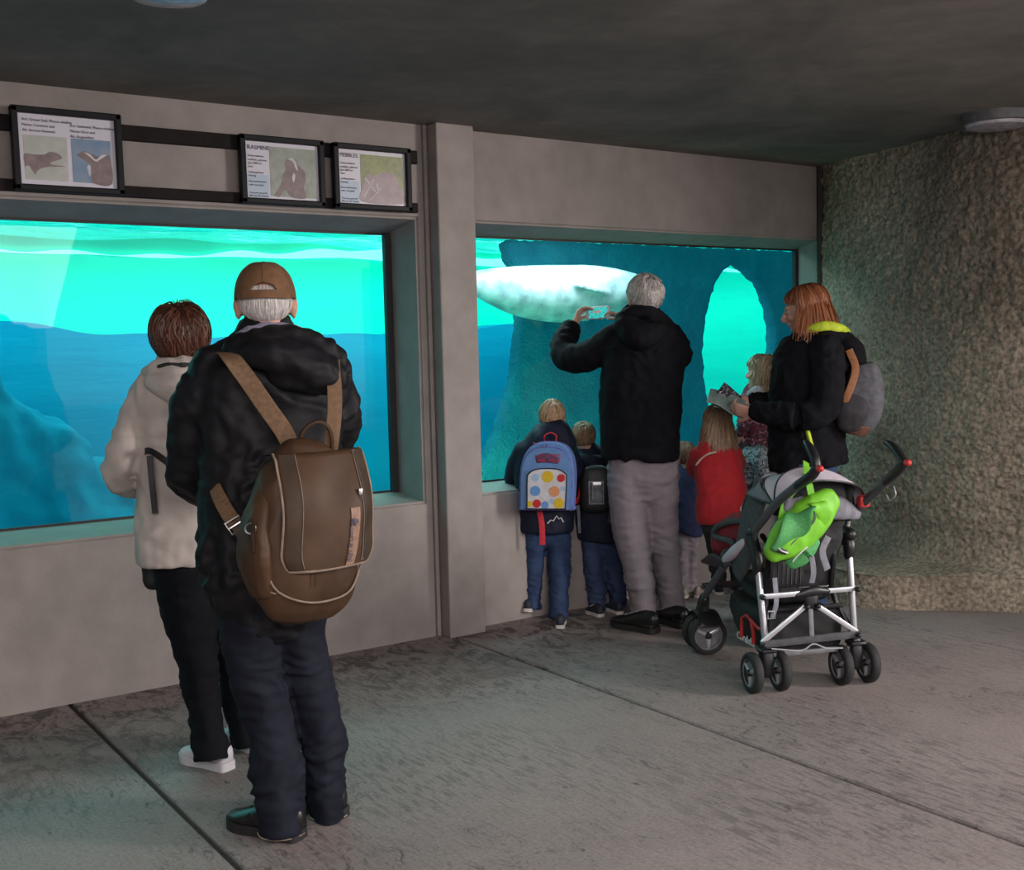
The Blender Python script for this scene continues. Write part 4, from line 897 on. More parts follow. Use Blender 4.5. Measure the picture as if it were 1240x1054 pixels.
M_kshoe = mat('dark_canvas_shoe', (.02, .024, .04), .7, nscale=60, bump=.3); M_ksole = mat('white_rubber_sole', (.55, .52, .5), .6)
short = dict(n=2000, length=.62, line=hairline(.5, -.2, -.72), wid=.0022, lift=.08, jit=.3, curl=.15, cap=1.05, crown=(.1, -.45, .88))
f, jo, tr, hc = kid(660, 752, 'boy with short blond hair in a navy jacket and jeans wearing a blue backpack', (669, 506, .02), .185, (.1, 1, -.1),
    [(668, 520, 0, 14, .06), (662, 534, 0, 26, .08), (660, 555, 0, 36, .10), (660, 590, 0, 37, .11), (660, 620, 0, 36, .115), (660, 640, 0, 35, .115), (660, 644, 0, 34, .11)],
    [[(634, 546, 0, 13), (625, 565, .04, 12), (622, 583, .12, 11), (634, 590, .24, 9)], [(688, 546, 0, 12), (697, 568, .05, 11), (693, 585, .14, 10), (684, 590, .24, 9)]],
    [(646, 640, 0, 15, .08), (646, 680, 0, 13, .07), (645, 715, 0, 11, .065), (645, 738, -.01, 11, .06)], [(676, 640, .03, 16, .08), (677, 685, .0, 14, .07), (677, 720, -.04, 12, .065), (677, 749, -.06, 12, .062)],
    M_navy, M_kjean, dep=6.12, hairc=M_blond, hairk=short, seed=2)
boy = f
solid('hood', [f.chain([(652, 520, -.02, 7), (655, 530, -.08, 9), (668, 545, -.11, 10), (684, 550, -.10, 8), (694, 548, -.03, 6)], ref=f.z), f.chain([(655, 520, .0, 8, .06), (672, 524, -.04, 18, .06), (684, 536, -.03, 14, .07)], ref=f.z)], M_navy, jo, voxel=.007, smooth=4, disp=folds(44, .005, 12, 12))
obj('mountain_print', [tube([f.pt(x, y, -.125) for x, y in [(663, 634), (667, 630), (670, 631), (674, 625), (677, 629), (679, 627), (682, 632)]], .0035, 6, 1)], mat('white_print', (.6, .6, .6), .7, bump=0), jo)
shoe(f.root, flo(638, 751), nz(flo(650, 735)-flo(636, 752)), .17, M_kshoe, M_ksole, h=.05, sole_h=.018, tip=.25)
shoe(f.root, flo(678, 762), nz(f.w+f.u*.05), .17, M_kshoe, M_ksole, h=.05, sole_h=.018)
# child's blue backpack
M_bblue = mat('pale_blue_nylon', (.11, .24, .50), .6, nscale=20, namt=.1, bump=.15); M_bred = mat('red_webbing', (.50, .02, .035), .7, nscale=60, bump=.2)
M_bpurp = mat('violet_piping', (.14, .12, .42), .5, bump=0); M_panel = mat('white_print_panel', (.60, .60, .64), .6, nscale=30, namt=.08, bump=0)
bc = f.pt(664, 578, -.165); bn = nz(-f.w-f.u*.18); bu = nz(np.cross(f.z, bn)); bu = bu if np.dot(bu, f.u) > 0 else -bu; bz = nz(f.z+f.u*.05)
def bp_(a, b, c_): return bc+bu*a+bz*b+bn*c_
bk = empty('child_backpack', bp_(0, -.16, 0), 'small light blue backpack with red straps and a coloured front pocket', 'backpack')
oc = lambda w_, h0, h1: [tuple(p) for p in crom([(-w_, h0+.01), (-w_*1.03, 0), (-w_*.93, h1*.55), (-w_*.6, h1*.9), (0, h1), (w_*.6, h1*.9), (w_*.93, h1*.55), (w_*1.03, 0), (w_, h0+.01), (w_*.9, h0), (-w_*.9, h0), (-w_, h0+.01)], 4)[:-1]]
def pack_shell(w_, h0, h1, c0, c1, m_, par, nm='pack_shell'):
    me_o = obj(nm, [prism(oc(w_, h0, h1), c1-c0, bp_(0, 0, c0), bu, bz, bn)], m_, par, smooth=True, auto=50)
    bv = me_o.modifiers.new('b', 'BEVEL'); bv.width = .012; bv.segments = 3; bv.limit_method = 'ANGLE'; bv.angle_limit = .9; return me_o
sh_ = pack_shell(.138, -.165, .185, -.06, .055, M_bblue, bk)
fp = pack_shell(.128, -.160, .160, .055, .072, M_bblue, sh_, 'front_section')
for w_, h1, c_, mm, rr_ in ((.130, .162, .058, M_bpurp, .0045), (.140, .186, .0, M_bpurp, .004)):
    obj('piping', [tube([bp_(p[0], p[1], c_) for p in oc(w_, -.163, h1)], rr_, 7, 1, closed=True)], mm, sh_)
pk = obj('front_pocket', [prism([(p[0]-.0, p[1]) for p in oc(.100, -.155, .055)], .014, bp_(.008, 0, .074), bu, bz, bn)], M_panel, sh_, auto=50)
obj('piping', [tube([bp_(p[0]+.008, p[1], .088) for p in oc(.100, -.155, .055)], .0035, 7, 1, closed=True)], M_rubber, pk)
cols = dict(y=(.65, .45, .02), r=(.50, .02, .03), b=(.12, .30, .62), o=(.65, .28, .14), s=(.35, .5, .68), w=(.62, .62, .66))
rng = np.random.default_rng(4)
for a, b_, r_, k_ in [(.008, .012, .030, 'y'), (.045, -.065, .028, 'o'), (.070, -.125, .028, 'y'), (-.055, -.062, .027, 'b'), (-.045, -.128, .022, 'r'), (.078, .005, .021, 'r'), (-.008, -.085, .020, 'w'), (-.056, .008, .020, 's'), (-.002, -.135, .020, 'b'), (-.082, -.13, .016, 'y'), (.09, -.05, .014, 's'), (.034, -.115, .013, 's')]:
    mm = mat('print_'+k_, cols[k_], .6, nscale=120, namt=.15, bump=0)
    a = float(np.clip(a, -.088+r_*.2, .095)); o = obj('printed_dot', [prism([(r_*math.cos(t), r_*math.sin(t)) for t in np.linspace(0, 2*pi, 21)[:-1]], .0015, bp_(a+.004, b_, .088), bu, bz, bn)], mm, pk, smooth=False)
obj('title_backing', [tube([bp_(-.055, .098, .0725), bp_(0, .108, .0725), bp_(.062, .092, .0725)], [(.018, .0015), (.026, .0015), (.016, .0015)], 12, 3, ref=bz)], mat('title_dark', (.05, .04, .12), .6, bump=0), fp)
text('title', 'LITTLE MISS', .026, bp_(-.060, .110, .0745), bu, bz, M_bred, fp); text('title', 'MR. MEN', .030, bp_(-.045, .084, .0745), bu, bz, M_bred, fp)
obj('grab_handle', [strap([bp_(-.03, .185, -.03), bp_(-.03, .215, -.03), bp_(0, .23, -.03), bp_(.03, .215, -.03), bp_(.03, .185, -.03)], .025, .006, [bu, -bu, bz, bu, bu])], M_bred, bk)
obj('strap_tail', [strap([f.pt(652, 612, -.14), f.pt(656, 635, -.15), f.pt(657, 660, -.15)], .030, .005, -f.w)], M_bred, bk)
obj('shoulder_strap', [strap([bp_(.115, -.13, -.03), f.pt(700, 605, -.02), f.pt(702, 580, .10)], .035, .008, [f.u, f.u, f.u])], M_bred, bk)
obj('shoulder_strap', [strap([bp_(-.07, .17, -.05), f.pt(648, 536, -.05), f.pt(642, 534, .02), f.pt(640, 550, .12)], .035, .008, [bz, bz, bz, f.w])], M_bred, bk)
obj('strap_tail', [strap([f.pt(700, 612, -.02), f.pt(701, 628, -.02), f.pt(702, 646, -.02)], .022, .004, f.u-f.w)], mat('grey_webbing', (.13, .14, .17), .8), bk)
for a in (-.02, .0): obj('zip_pull', [tube([bp_(a, .176, .06), bp_(a+.003, .155, .066)], .0035, 6, 2)], M_bpurp, sh_)

# second boy
f, jo, tr, hc = kid(735, 748, 'small fair-haired boy in dark jacket and jeans, left of the tall man', (706, 531, .0), .175, (-.3, 1, -.15),
    [(712, 546, 0, 14, .06), (717, 556, 0, 22, .08), (720, 575, 0, 27, .10), (722, 605, 0, 28, .105), (724, 630, 0, 28, .105), (727, 650, 0, 28, .105), (727, 655, 0, 27, .10)],
    [[(700, 562, 0, 10), (694, 580, .04, 9), (694, 596, .10, 9), (706, 600, .20, 8)], [(738, 562, 0, 10), (745, 580, .05, 9), (744, 596, .12, 9), (735, 600, .20, 8)]],
    [(716, 652, 0, 13, .08), (718, 685, 0, 12, .07), (722, 715, -.0, 11, .065), (724, 738, -.0, 11, .06)], [(738, 652, .05, 13, .08), (743, 690, .05, 12, .07), (748, 718, .05, 11, .06), (748, 738, .05, 11, .06)],
    M_navy, M_kjean2, dep=6.28, hairc=hmat('dark_blond_hair', (.27, .18, .10)), hairk=dict(short, curl=.5, jit=.5), seed=5)
solid('hood', [f.chain([(700, 552, -.02, 6), (708, 557, -.07, 9), (722, 560, -.08, 9), (734, 556, -.02, 6)], ref=f.z)], M_navy, jo, voxel=.007, smooth=3)
shoe(f.root, flo(729, 748), nz(flo(705, 739)-flo(728, 747)), .155, M_kshoe, M_ksole, h=.05, sole_h=.018, lace=M_ksole)
shoe(f.root, flo(752, 745), nz(flo(730, 736)-flo(752, 745)), .155, M_kshoe, M_ksole, h=.05, sole_h=.018)
bk2 = empty('small_backpack', f.pt(722, 618, -.15), 'small black backpack with a clear phone pocket on the small fair-haired boy', 'backpack')
solid('pack_shell', [f.chain([(722, 612, -.14, 19, .045), (722, 590, -.15, 20, .05), (721, 572, -.145, 17, .04)], 20, 4, ex=3)], M_nyl, bk2, voxel=.006, smooth=3, disp=folds(55, .004, 12, 12))
q = f.pt(722, 597, -.203); M_clear = mat('clear_plastic', (.09, .10, .12), .12, bump=.05, coat=1)
cp = obj('clear_pocket', [box(q, (.075, .12, .004), (f.u, f.z, -f.w), .001)], M_clear, bk2)
for dx, dz, w_, h_ in ((-.038, 0, .004, .12), (.038, 0, .004, .12), (0, .06, .08, .004), (0, -.06, .08, .004), (-.018, .01, .003, .09)):
    obj('pocket_edge', [box(q+f.u*dx+f.z*dz-f.w*.003, (w_, h_, .003), (f.u, f.z, -f.w))], mat('grey_edge', (.25, .25, .25), .4, bump=0), cp)
obj('shoulder_strap', [strap([f.pt(710, 575, -.13), f.pt(702, 560, -.05), f.pt(700, 562, .05)], .025, .006, [f.z, f.z, f.z])], M_nyl, bk2)
obj('shoulder_strap', [strap([f.pt(733, 575, -.13), f.pt(740, 562, -.05), f.pt(740, 570, .05)], .025, .006, [f.z, f.z, f.z])], M_nyl, bk2)
obj('strap_tail', [strap([f.pt(738, 600, -.13), f.pt(739, 620, -.13), f.pt(737, 634, -.13)], .018, .004, -f.w)], M_nyl, bk2)

# toddler half hidden behind the tall man's leg
f, jo, tr, hc = kid(832, 727, 'toddler in navy top and pale grey trousers, left of the girl in red', (829, 553, 0), .165, (-.5, 1, 0),
    [(831, 565, 0, 10, .05), (832, 575, 0, 18, .07), (834, 595, 0, 21, .09), (835, 620, 0, 20, .095), (834, 640, 0, 18, .095), (833, 646, 0, 17, .09)],
    [[(816, 580, 0, 8), (812, 597, .05, 7), (822, 604, .15, 6)], [(848, 580, 0, 8), (852, 597, .05, 7), (845, 604, .16, 6)]],
    [(827, 644, 0, 9, .065), (826, 675, 0, 8, .055), (825, 700, 0, 8, .05), (826, 716, 0, 8, .05)], [(839, 644, .03, 9, .065), (839, 675, .03, 8, .055), (838, 700, .03, 8, .05), (837, 716, .03, 8, .05)],
    mat('navy_sweater', (.018, .026, .085), .85, nscale=60, bump=.3), mat('pale_grey_trousers', (.24, .20, .23), .85, nscale=20, bump=.3), dep=6.5, hairc=hmat('light_brown_hair', (.24, .13, .08)), hairk=dict(short, wid=.002), seed=8, jname='sweater', tname='trousers', handL=.10)
M_tshoe = mat('beige_shoe', (.30, .25, .22), .6)
shoe(f.root, f.G-f.u*.03-f.w*.05, nz(f.w+f.u*.3), .13, M_tshoe, M_ksole, h=.045, sole_h=.015); shoe(f.root, f.G+f.u*.045-f.w*.03, nz(f.w+f.u*.3), .13, M_tshoe, M_ksole, h=.045, sole_h=.015)

# girl in red leaning on the sill
M_red = mat('red_fleece', (.40, .010, .016), .85, nscale=25, namt=.15, bump=.3, bscale=150, sheen=.1)
longh = dict(n=2600, length=.9, hang=.12, line=hairline(.5, -.35, -.8), wid=.0028, lift=.08, jit=.3, curl=.3, cap=1.06, crown=(0, -.1, 1), spread=.25)
GIRL = Fig
f, jo, tr, hc = kid(872, 735, 'girl with long fair hair in a red fleece top leaning towards the right window', (868, 512, .06), .19, (-.35, 1, -.1),
    [(868, 528, .05, 14, .06), (867, 545, .02, 25, .08), (869, 565, 0, 29, .10), (874, 592, -.02, 30, .11), (875, 615, -.03, 33, .12), (873, 628, -.03, 30, .12), (873, 633, -.03, 27, .11)],
    [[(845, 552, .02, 11), (840, 566, .12, 10), (845, 574, .25, 9), (850, 574, .36, 8)], [(890, 552, .02, 11), (893, 566, .12, 10), (888, 572, .25, 9), (882, 572, .36, 8)]],
    [(862, 632, -.02, 14, .08), (864, 650, .05, 11, .065), (868, 680, .05, 10, .055), (872, 708, .05, 9, .05)], [(886, 632, -.02, 14, .08), (890, 655, .0, 12, .065), (893, 680, .0, 11, .055), (895, 708, .0, 10, .05)],
    M_red, mat('dark_leggings', (.02, .02, .025), .8, nscale=30, bump=.3), dep=5.85, hairc=hmat('fair_brown_hair', (.30, .19, .12)), hairk=longh, seed=9, jname='fleece_top', tname='leggings', amp=.007, handL=.12)
obj('seam_piping', [f.chain([(843, 563, -.105, 1.2), (850, 555, -.115, 1.2), (858, 550, -.12, 1.2), (866, 548, -.12, 1.2)], 6)], mat('cream_seam', (.5, .35, .28), .8, bump=0), jo)
obj('white_motif', [ell(f.pt(898, 618, -.125), (.012, .004, .02), (f.u, f.w, f.z)), ell(f.pt(900, 612, -.12), (.006, .004, .01), (f.u, f.w, f.z))], mat('white_print', (.6, .6, .6), .7, bump=0), jo)
for L_ in ((872, 712, .05), (895, 712, .0)):
    q = f.pt(*L_); shoe(f.root, q-f.w*.05-V3(0, 0, .03), nz(f.w-f.u*.2), .165, M_kshoe, M_ksole, h=.05, sole_h=.015)
girl_red = f

# girl in a patterned jacket seated on the sill
def pat_mat(name, cols, sc):
    m, nt, b = new_mat(name); N = nt.nodes; L = nt.links; tc = N.new('ShaderNodeTexCoord'); vo = N.new('ShaderNodeTexNoise'); vo.inputs['Scale'].default_value = sc; vo.inputs['Detail'].default_value = 2; vo.inputs['Distortion'].default_value = 2
    L.new(tc.outputs['Object'], vo.inputs['Vector']); cr = N.new('ShaderNodeValToRGB'); cr.color_ramp.interpolation = 'CONSTANT'; L.new(vo.outputs[0], cr.inputs[0]); e = cr.color_ramp.elements
    e[0].color = (*cols[0], 1); e[1].position = .45; e[1].color = (*cols[1], 1)
    for i, c in enumerate(cols[2:]): q = e.new(.5+.06*(i+1)); q.color = (*c, 1)
    L.new(cr.outputs[0], b.inputs['Base Color']); b.inputs['Roughness'].default_value = .8; return m
M_pat = pat_mat('pink_black_print', [(.02, .01, .015), (.16, .02, .045), (.03, .01, .02), (.35, .22, .28)], 22)
M_leg = pat_mat('grey_printed_leggings', [(.03, .04, .05), (.22, .25, .28), (.03, .035, .04), (.35, .38, .40)], 26)
f = Fig(915, 700, 'small girl with fair wavy hair in a pink patterned jacket sitting on the window sill', dep=6.72)
rt = f.root; hc = f.pt(922, 450, .0); hh = .19; Fd = f.dir(-1, .45, -.05); Ud = f.z
T = [(920, 465, 0, 11, .05), (917, 475, 0, 17, .08), (914, 495, 0, 20, .10), (913, 520, 0, 20, .10), (914, 540, 0, 20, .10), (915, 548, .0, 18, .09)]
A1 = [(912, 480, -.07, 9), (904, 500, -.10, 8), (900, 515, -.12, 7), (896, 524, -.10, 6)]; A2 = [(916, 480, .1, 9), (906, 500, .12, 8), (898, 515, .08, 7)]
Ls = [(918, 545, .03, 13), (920, 556, -.16, 12), (923, 570, -.17, 10), (921, 585, -.17, 8)]; Rs = [(912, 545, .08, 13), (908, 554, -.12, 11), (906, 568, -.14, 10), (905, 582, -.14, 8)]
bp = head_parts(hc, Fd, Ud, hh, jaw=.95)+[tube([hc-Ud*.04, f.pt(918, 480, 0)], [.036, .05], 12, 3), f.chain(T[1:-2], scale=.72)]+[f.chain(a, scale=.65) for a in (A1, A2, Ls, Rs)]
for a in (A1, A2): w0 = f.pt(*a[-1][:3]); bp += hand(w0, nz(w0-f.pt(*a[-2][:3])), f.w, .11)
solid('body', bp, M_skin, rt, voxel=.0055, smooth=3); face_bits(rt, hc, Fd, Ud, hh)
hair(rt, hmat('fair_wavy_hair', (.28, .20, .12)), hc, Fd, Ud, hh, seed=12, n=2400, length=1.0, hang=.06, line=hairline(.45, -.3, -.9), wid=.0028, lift=.12, jit=.35, curl=.5, cap=1.1, crown=(0, -.1, 1), spread=.3)
jo = solid('jacket', [f.chain(T, 18, 4, cap=('round', 'flat')), f.chain(A1), f.chain(A2)], M_pat, rt, voxel=.008, smooth=4, disp=folds(71, .006, 12, 12))
obj('jacket_yoke', [f.chain([(908, 477, -.09, 4, .02), (918, 473, -.10, 6, .02), (930, 478, -.085, 5, .02)], ref=f.z)], mat('pale_grey_yoke', (.35, .33, .36), .8), jo)
solid('leggings', [f.chain(Ls, cap='round'), f.chain(Rs, cap='round')], M_leg, rt, voxel=.008, smooth=3, disp=folds(72, .004, 14, 14))
for a in (Ls, Rs):
    q = f.pt(*a[-1][:3]); shoe(rt, q+f.u*.03-V3(0, 0, .07), nz(-f.u-f.w*.3), .15, M_kshoe, M_ksole, h=.05, sole_h=.014)

# ---------------------------------------------------------------- woman reading the brochure, seen from the side
f = Fig(985, 760, 'woman with shoulder-length ginger hair in a black jacket with lime lining reading a leaflet', dep=5.6); rt = f.root
hc = f.pt(974, 374, 0); hh = .225; Fd = f.dir(-1, .1, -.22); Ud = nz(f.z-f.u*.2)
TS = [(990, 398, 0, 16, .07), (990, 412, 0, 34, .13), (985, 432, 0, 44, .17), (980, 460, 0, 46, .185), (977, 495, 0, 45, .18), (976, 530, 0, 45, .185), (978, 555, 0, 46, .195), (979, 565, 0, 46, .195)]
AN = [(1000, 425, -.15, 20), (1002, 460, -.19, 20), (998, 495, -.22, 19), (970, 505, -.24, 17), (940, 502, -.22, 14), (917, 499, -.19, 12)]
AF = [(985, 425, .15, 19), (980, 460, .17, 18), (965, 485, .16, 16), (935, 488, .10, 13), (915, 487, .04, 11)]
LL = [(975, 560, -.08, 30, .11), (976, 610, -.09, 25, .10), (980, 670, -.09, 20, .085), (984, 720, -.09, 17, .075), (986, 752, -.09, 17, .075)]
RL = [(978, 560, .09, 30, .11), (975, 610, .10, 25, .10), (968, 670, .10, 20, .085), (965, 720, .10, 17, .075), (964, 745, .10, 17, .075)]
bp = head_parts(hc, Fd, Ud, hh)+[tube([hc-Ud*.05-Fd*.02, hc-Ud*.12-Fd*.04, f.pt(988, 425, 0)], [.05, .052, .07], 14, 4), f.chain(TS[2:6], scale=.8)]+[f.chain(a, scale=.62) for a in (AN, AF, LL[:-1], RL[:-1])]
w1 = f.pt(914, 499, -.19); w2 = f.pt(912, 487, .03)
bp += hand(w1, f.dir(-1, .25, .12), f.dir(0, .8, .5), .175, side=1, curl=(.5, .55, .6, .65), thumb_curl=.5)+hand(w2, f.dir(-1, -.3, .1), f.dir(.1, -.8, .4), .165, side=-1, curl=(.5, .55, .6, .6), thumb_curl=.5)
solid('body', bp, M_skin, rt, voxel=.005, smooth=3); face_bits(rt, hc, Fd, Ud, hh)
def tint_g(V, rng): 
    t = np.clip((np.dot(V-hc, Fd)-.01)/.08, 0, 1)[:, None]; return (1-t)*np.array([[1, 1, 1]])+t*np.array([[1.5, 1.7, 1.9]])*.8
hair(rt, hmat('ginger_hair', (.28, .095, .04)), hc, Fd, Ud, hh, seed=14, n=4200, length=.95, hang=.075, line=hairline(.55, -.25, -.85), wid=.0022, lift=.10, jit=.10, curl=.05, cap=1.07, crown=(0, .05, 1), spread=.55, inward=.3, tint=tint_g)
jo = solid('jacket', [f.chain(TS, 22, 4, ex=2.3, cap=('round', 'flat')), f.chain(AN), f.chain(AF), f.chain([(1000, 425, -.14, 20), (990, 418, 0, 22, .1), (985, 425, .14, 19)], ref=f.u)], M_softblack, rt, voxel=.009, smooth=5, disp=folds(81, .014, 13, 11, .35))
solid('hood', [f.chain([(985, 404, -.10, 8), (1005, 406, -.09, 10), (1022, 412, -.02, 12), (1030, 418, .05, 10)], ref=f.z), f.chain([(1015, 410, -.05, 12), (1032, 425, -.03, 14, .11), (1040, 440, -.02, 9, .08)], ref=f.u), f.chain([(965, 408, -.09, 8), (985, 408, -.10, 9), (1000, 410, -.09, 10)], ref=f.z)], M_softblack, jo, voxel=.007, smooth=4, disp=folds(82, .008, 12, 12))
M_lime = mat('lime_lining', (.42, .52, .02), .7, nscale=40, bump=.2)
solid('hood_lining', [f.chain([(974, 402, -.10, 4), (985, 398, -.115, 6), (1000, 396, -.11, 7), (1016, 399, -.07, 7), (1024, 403, .0, 6)], ref=f.z)], M_lime, jo, voxel=.005, smooth=3)
obj('side_vent', [sheet(lambda u, v: f.pt(972+u*6+v*9, 512+v*33, -.205-.012*math.sin(u*pi)), 6, 14, .004, -f.w)], M_lime, jo)
obj('zip', [f.chain([(953, 441, -.13, 1.1), (947, 452, -.13, 1.1), (942, 466, -.12, 1.1)], 6)], mat('reflective_zip', (.4, .4, .3), .4, bump=0), jo)
obj('toggle', [box(f.pt(978, 414, -.125), (.02, .02, .012), None, .004)], M_steel, jo)
solid('jeans', [f.chain(LL, 18, 4, cap='flat'), f.chain(RL, 18, 4, cap='flat'), f.chain([(977, 545, 0, 40, .17), (977, 580, 0, 34, .16)], 18, 2)], M_kjean, rt, voxel=.010, smooth=4, disp=folds(83, .007, 10, 6, zr=[(0, .3, 1.6)]))
for q in (LL, RL):
    p_ = f.pt(*q[-1][:3]); shoe(rt, V3(p_[0], p_[1], 0)+f.u*.07, nz(-f.u-f.w*.05), .26, M_kshoe, M_blacksole, h=.065, sole_h=.025)
# her backpack
wb_ = empty('backpack', f.pt(1040, 530, -.02), "grey backpack with a brown leather base on the ginger woman's back", 'backpack')
M_gcan = mat('grey_canvas', (.085, .085, .10), .8, nscale=40, bump=.3); M_brl = mat('brown_suede', (.13, .055, .035), .7, nscale=50, bump=.3); M_dkcan = mat('dark_canvas', (.03, .028, .034), .8, nscale=40, bump=.3)
sh_ = solid('pack_shell', [f.chain([(1036, 518, -.02, 18, .13), (1041, 500, -.02, 24, .15), (1045, 475, -.02, 23, .15), (1046, 452, -.02, 18, .135), (1044, 441, -.02, 13, .12)], 24, 5, ex=4, cap='flat')], M_gcan, wb_, voxel=.008, smooth=3, disp=folds(85, .007, 8, 8))
solid('leather_base', [f.chain([(1034, 525, -.02, 13, .13), (1037, 512, -.02, 22.5, .155)], 24, 3, ex=2.8, cap='flat')], M_brl, wb_, voxel=.007, smooth=3)
solid('front_pocket', [f.chain([(1030, 512, -.13, 16, .05), (1032, 497, -.14, 19, .06), (1034, 484, -.13, 17, .045)], 18, 4, ex=3)], M_dkcan, sh_, voxel=.007, smooth=3, disp=folds(86, .003, 10, 10))
obj('shoulder_strap', [strap([f.pt(1028, 424, -.13), f.pt(1036, 446, -.165), f.pt(1030, 470, -.19), f.pt(1020, 492, -.175), f.pt(1014, 508, -.14)], .035, .010, [-f.w]*5)], mat('tan_strap', (.30, .12, .05), .7, nscale=60), wb_)
# brochures
M_map = mat('leaflet_paper', (.22, .30, .28), .6, nscale=25, col2=(.12, .16, .16), bump=0, detail=8)
def leaf(c, w_, h_, ax, ay, bow=.01):
    ax = nz(ax); ay = nz(ay); n_ = np.cross(ax, ay); return sheet(lambda u, v: c+ax*(u-.5)*w_+ay*(v-.5)*h_+n_*bow*math.sin(u*pi*2), 14, 6, .0012, n_)
c_ = f.pt(882, 489, -.10)
br = empty('leaflet', c_, 'open folded visitor leaflet held in both hands by the ginger-haired woman', 'leaflet')
obj('page', [leaf(c_, .21, .13, f.dir(1, 0, -.42), f.dir(.1, 1, .55))], M_map, br); obj('page', [leaf(c_+f.z*.006, .17, .11, f.dir(1, 0, -.36), f.dir(.0, 1, .75), -.008)], M_map, br)
bk3 = empty('booklet', f.pt(884, 477, -.06), 'black and white booklet sticking up behind the open leaflet', 'booklet')
M_book = pat_mat('black_white_cover', [(.01, .01, .012), (.015, .015, .02), (.45, .42, .5), (.02, .02, .02)], 30)
obj('cover', [leaf(f.pt(883, 479, -.06), .115, .075, f.dir(.75, 0, -.66), f.dir(.5, .4, .75), .002)], M_book, bk3)
# ================================================================ pushchair
SF = nz(V3(.369, .929, 0)); SS = nz(V3(.929, -.369, 0)); SZ = V3(0, 0, 1)
WL = V3(3.487, 3.258, 0); WR = WL+SS*.405
W0 = (WL+WR)/2
M_alu = mat('brushed_aluminium', (.50, .50, .54), .35, metal=.6, nscale=30, namt=.06, bump=.05)
M_gtube = mat('grey_painted_tube', (.07, .07, .08), .4, nscale=30, namt=.1, bump=.05)
M_bpl = mat('black_plastic', (.010, .010, .012), .4, nscale=60, bump=.08)
M_tyre = mat('black_tyre', (.014, .014, .015), .75, nscale=80, bump=.3)
M_hub = mat('grey_hub', (.16, .16, .17), .45)
M_redpl = mat('red_plastic', (.50, .03, .03), .4)
M_canopy = mat('lilac_grey_canopy', (.55, .49, .57), .8, nscale=16, namt=.08, bump=.3, bscale=60)
M_cgrey = mat('canopy_grey_trim', (.17, .17, .20), .8, nscale=20, bump=.3)
M_seat = mat('black_seat_fabric', (.016, .016, .018), .85, nscale=30, bump=.4, bscale=90)
M_sgrey = mat('charcoal_pad', (.06, .06, .065), .85, nscale=30, bump=.4, bscale=90)
M_bask = mat('black_basket_net', (.007, .007, .008), .8, nscale=150, bump=.4)
M_sred = mat('red_seat_lining', (.28, .012, .02), .8)
st_ = empty('pushchair', W0, 'black and grey folding pushchair with a lilac canopy, in front of the ginger-haired woman', 'pushchair')
def LP(x, y, off=0): return onplane(x, y, WL+SS*off, SS)     # in the left side plane
def RP(x, y, off=0): return onplane(x, y, W0+SF*off, SF)     # in the rear plane
def wheel(c, ax, r, w_):
    ax = nz(ax); a = nz(np.cross(ax, SZ)); b = np.cross(a, ax)
    o = obj('wheel', [tube(arc(c, a, b, r-w_*.42, 0, 2*pi, 41)[:-1], [(w_*.42, w_*.5)]*40, 12, 1, ref=[nz(p-c) for p in arc(c, a, b, 1, 0, 2*pi, 41)[:-1]], closed=True, ex=2.6)], M_tyre, st_)
    obj('rim', [tube(arc(c+ax*s*w_*.3, a, b, r*.70, 0, 2*pi, 33)[:-1], r*.06, 8, 1, closed=True) for s in (-1, 1)]+[lathe([(r*.70, -w_*.12), (r*.70, w_*.12)], c, ax, 32)], M_hub, o)
    sp = []
    for k in range(3):
        t = 2*pi*k/3+.5; d = a*math.cos(t)+b*math.sin(t); sp.append(tube([c+d*r*.15, c+d*r*.66], [(r*.13, w_*.40), (r*.09, w_*.36)], 10, 2, ref=np.cross(d, ax), ex=4))
    obj('spokes', sp, M_alu, o); obj('hub_cap', [lathe([(r*.16, -w_*.5), (r*.18, -w_*.3), (r*.18, w_*.3), (r*.16, w_*.5)], c, ax, 20)], M_bpl, o)
    return o
r_ = .086
for q in (LP(0, 0) if False else WL, WR):
    for s in (-1, 1): wheel(q+SS*s*.062+SZ*r_, SS-SF*.0, r_, .040)
    obj('wheel_housing', [tube([q+SZ*r_-SF*.0, q+SZ*(r_+.05), q+SZ*(r_+.10)], [(.026, .03), (.03, .035), (.024, .028)], 14, 4, ref=SS, ex=3), tube([q-SS*.08+SZ*r_, q+SS*.08+SZ*r_], .010, 10, 1),
        tube([q-SS*.03-SF*.01+SZ*(r_+.095), q+SS*.03-SF*.01+SZ*(r_+.095)], [(.035, .01)]*2, 10, 2, ref=SF, ex=3)], M_bpl, st_)
# front wheels, swivelled
fl0 = flo(857, 793); fax = nz(V3(-.42, -.88, 0)); fl_c = fl0+SZ*.092
wheel(fl_c, fax, .092, .036); wheel(fl_c-fax*.10, fax, .092, .036)
FLj = fl_c-fax*.05
FRj = FLj+SS*.40; FRj[2] = FLj[2]
for s in (-1, 1): wheel(FRj+SS*s*.05, SS, .092, .036)
for q in (FLj, FRj):
    obj('front_fork', [tube([q, q+SZ*.06+SF*.02, q+SZ*.13+SF*.01, q+SZ*.17-SF*.01], [(.022, .05), (.026, .055), (.024, .04), (.02, .03)], 14, 4, ref=SS, ex=2.6), tube([q-(fax if q is FLj else SS)*.06, q+(fax if q is FLj else SS)*.06], .010, 10, 1)], M_bpl, st_)
    obj('mudguard', [tube(arc(q, SF, SZ, .108, .3, 2.6, 10), [(.055, .006)]*10, 12, 1, ref=SS)], M_bpl, st_)
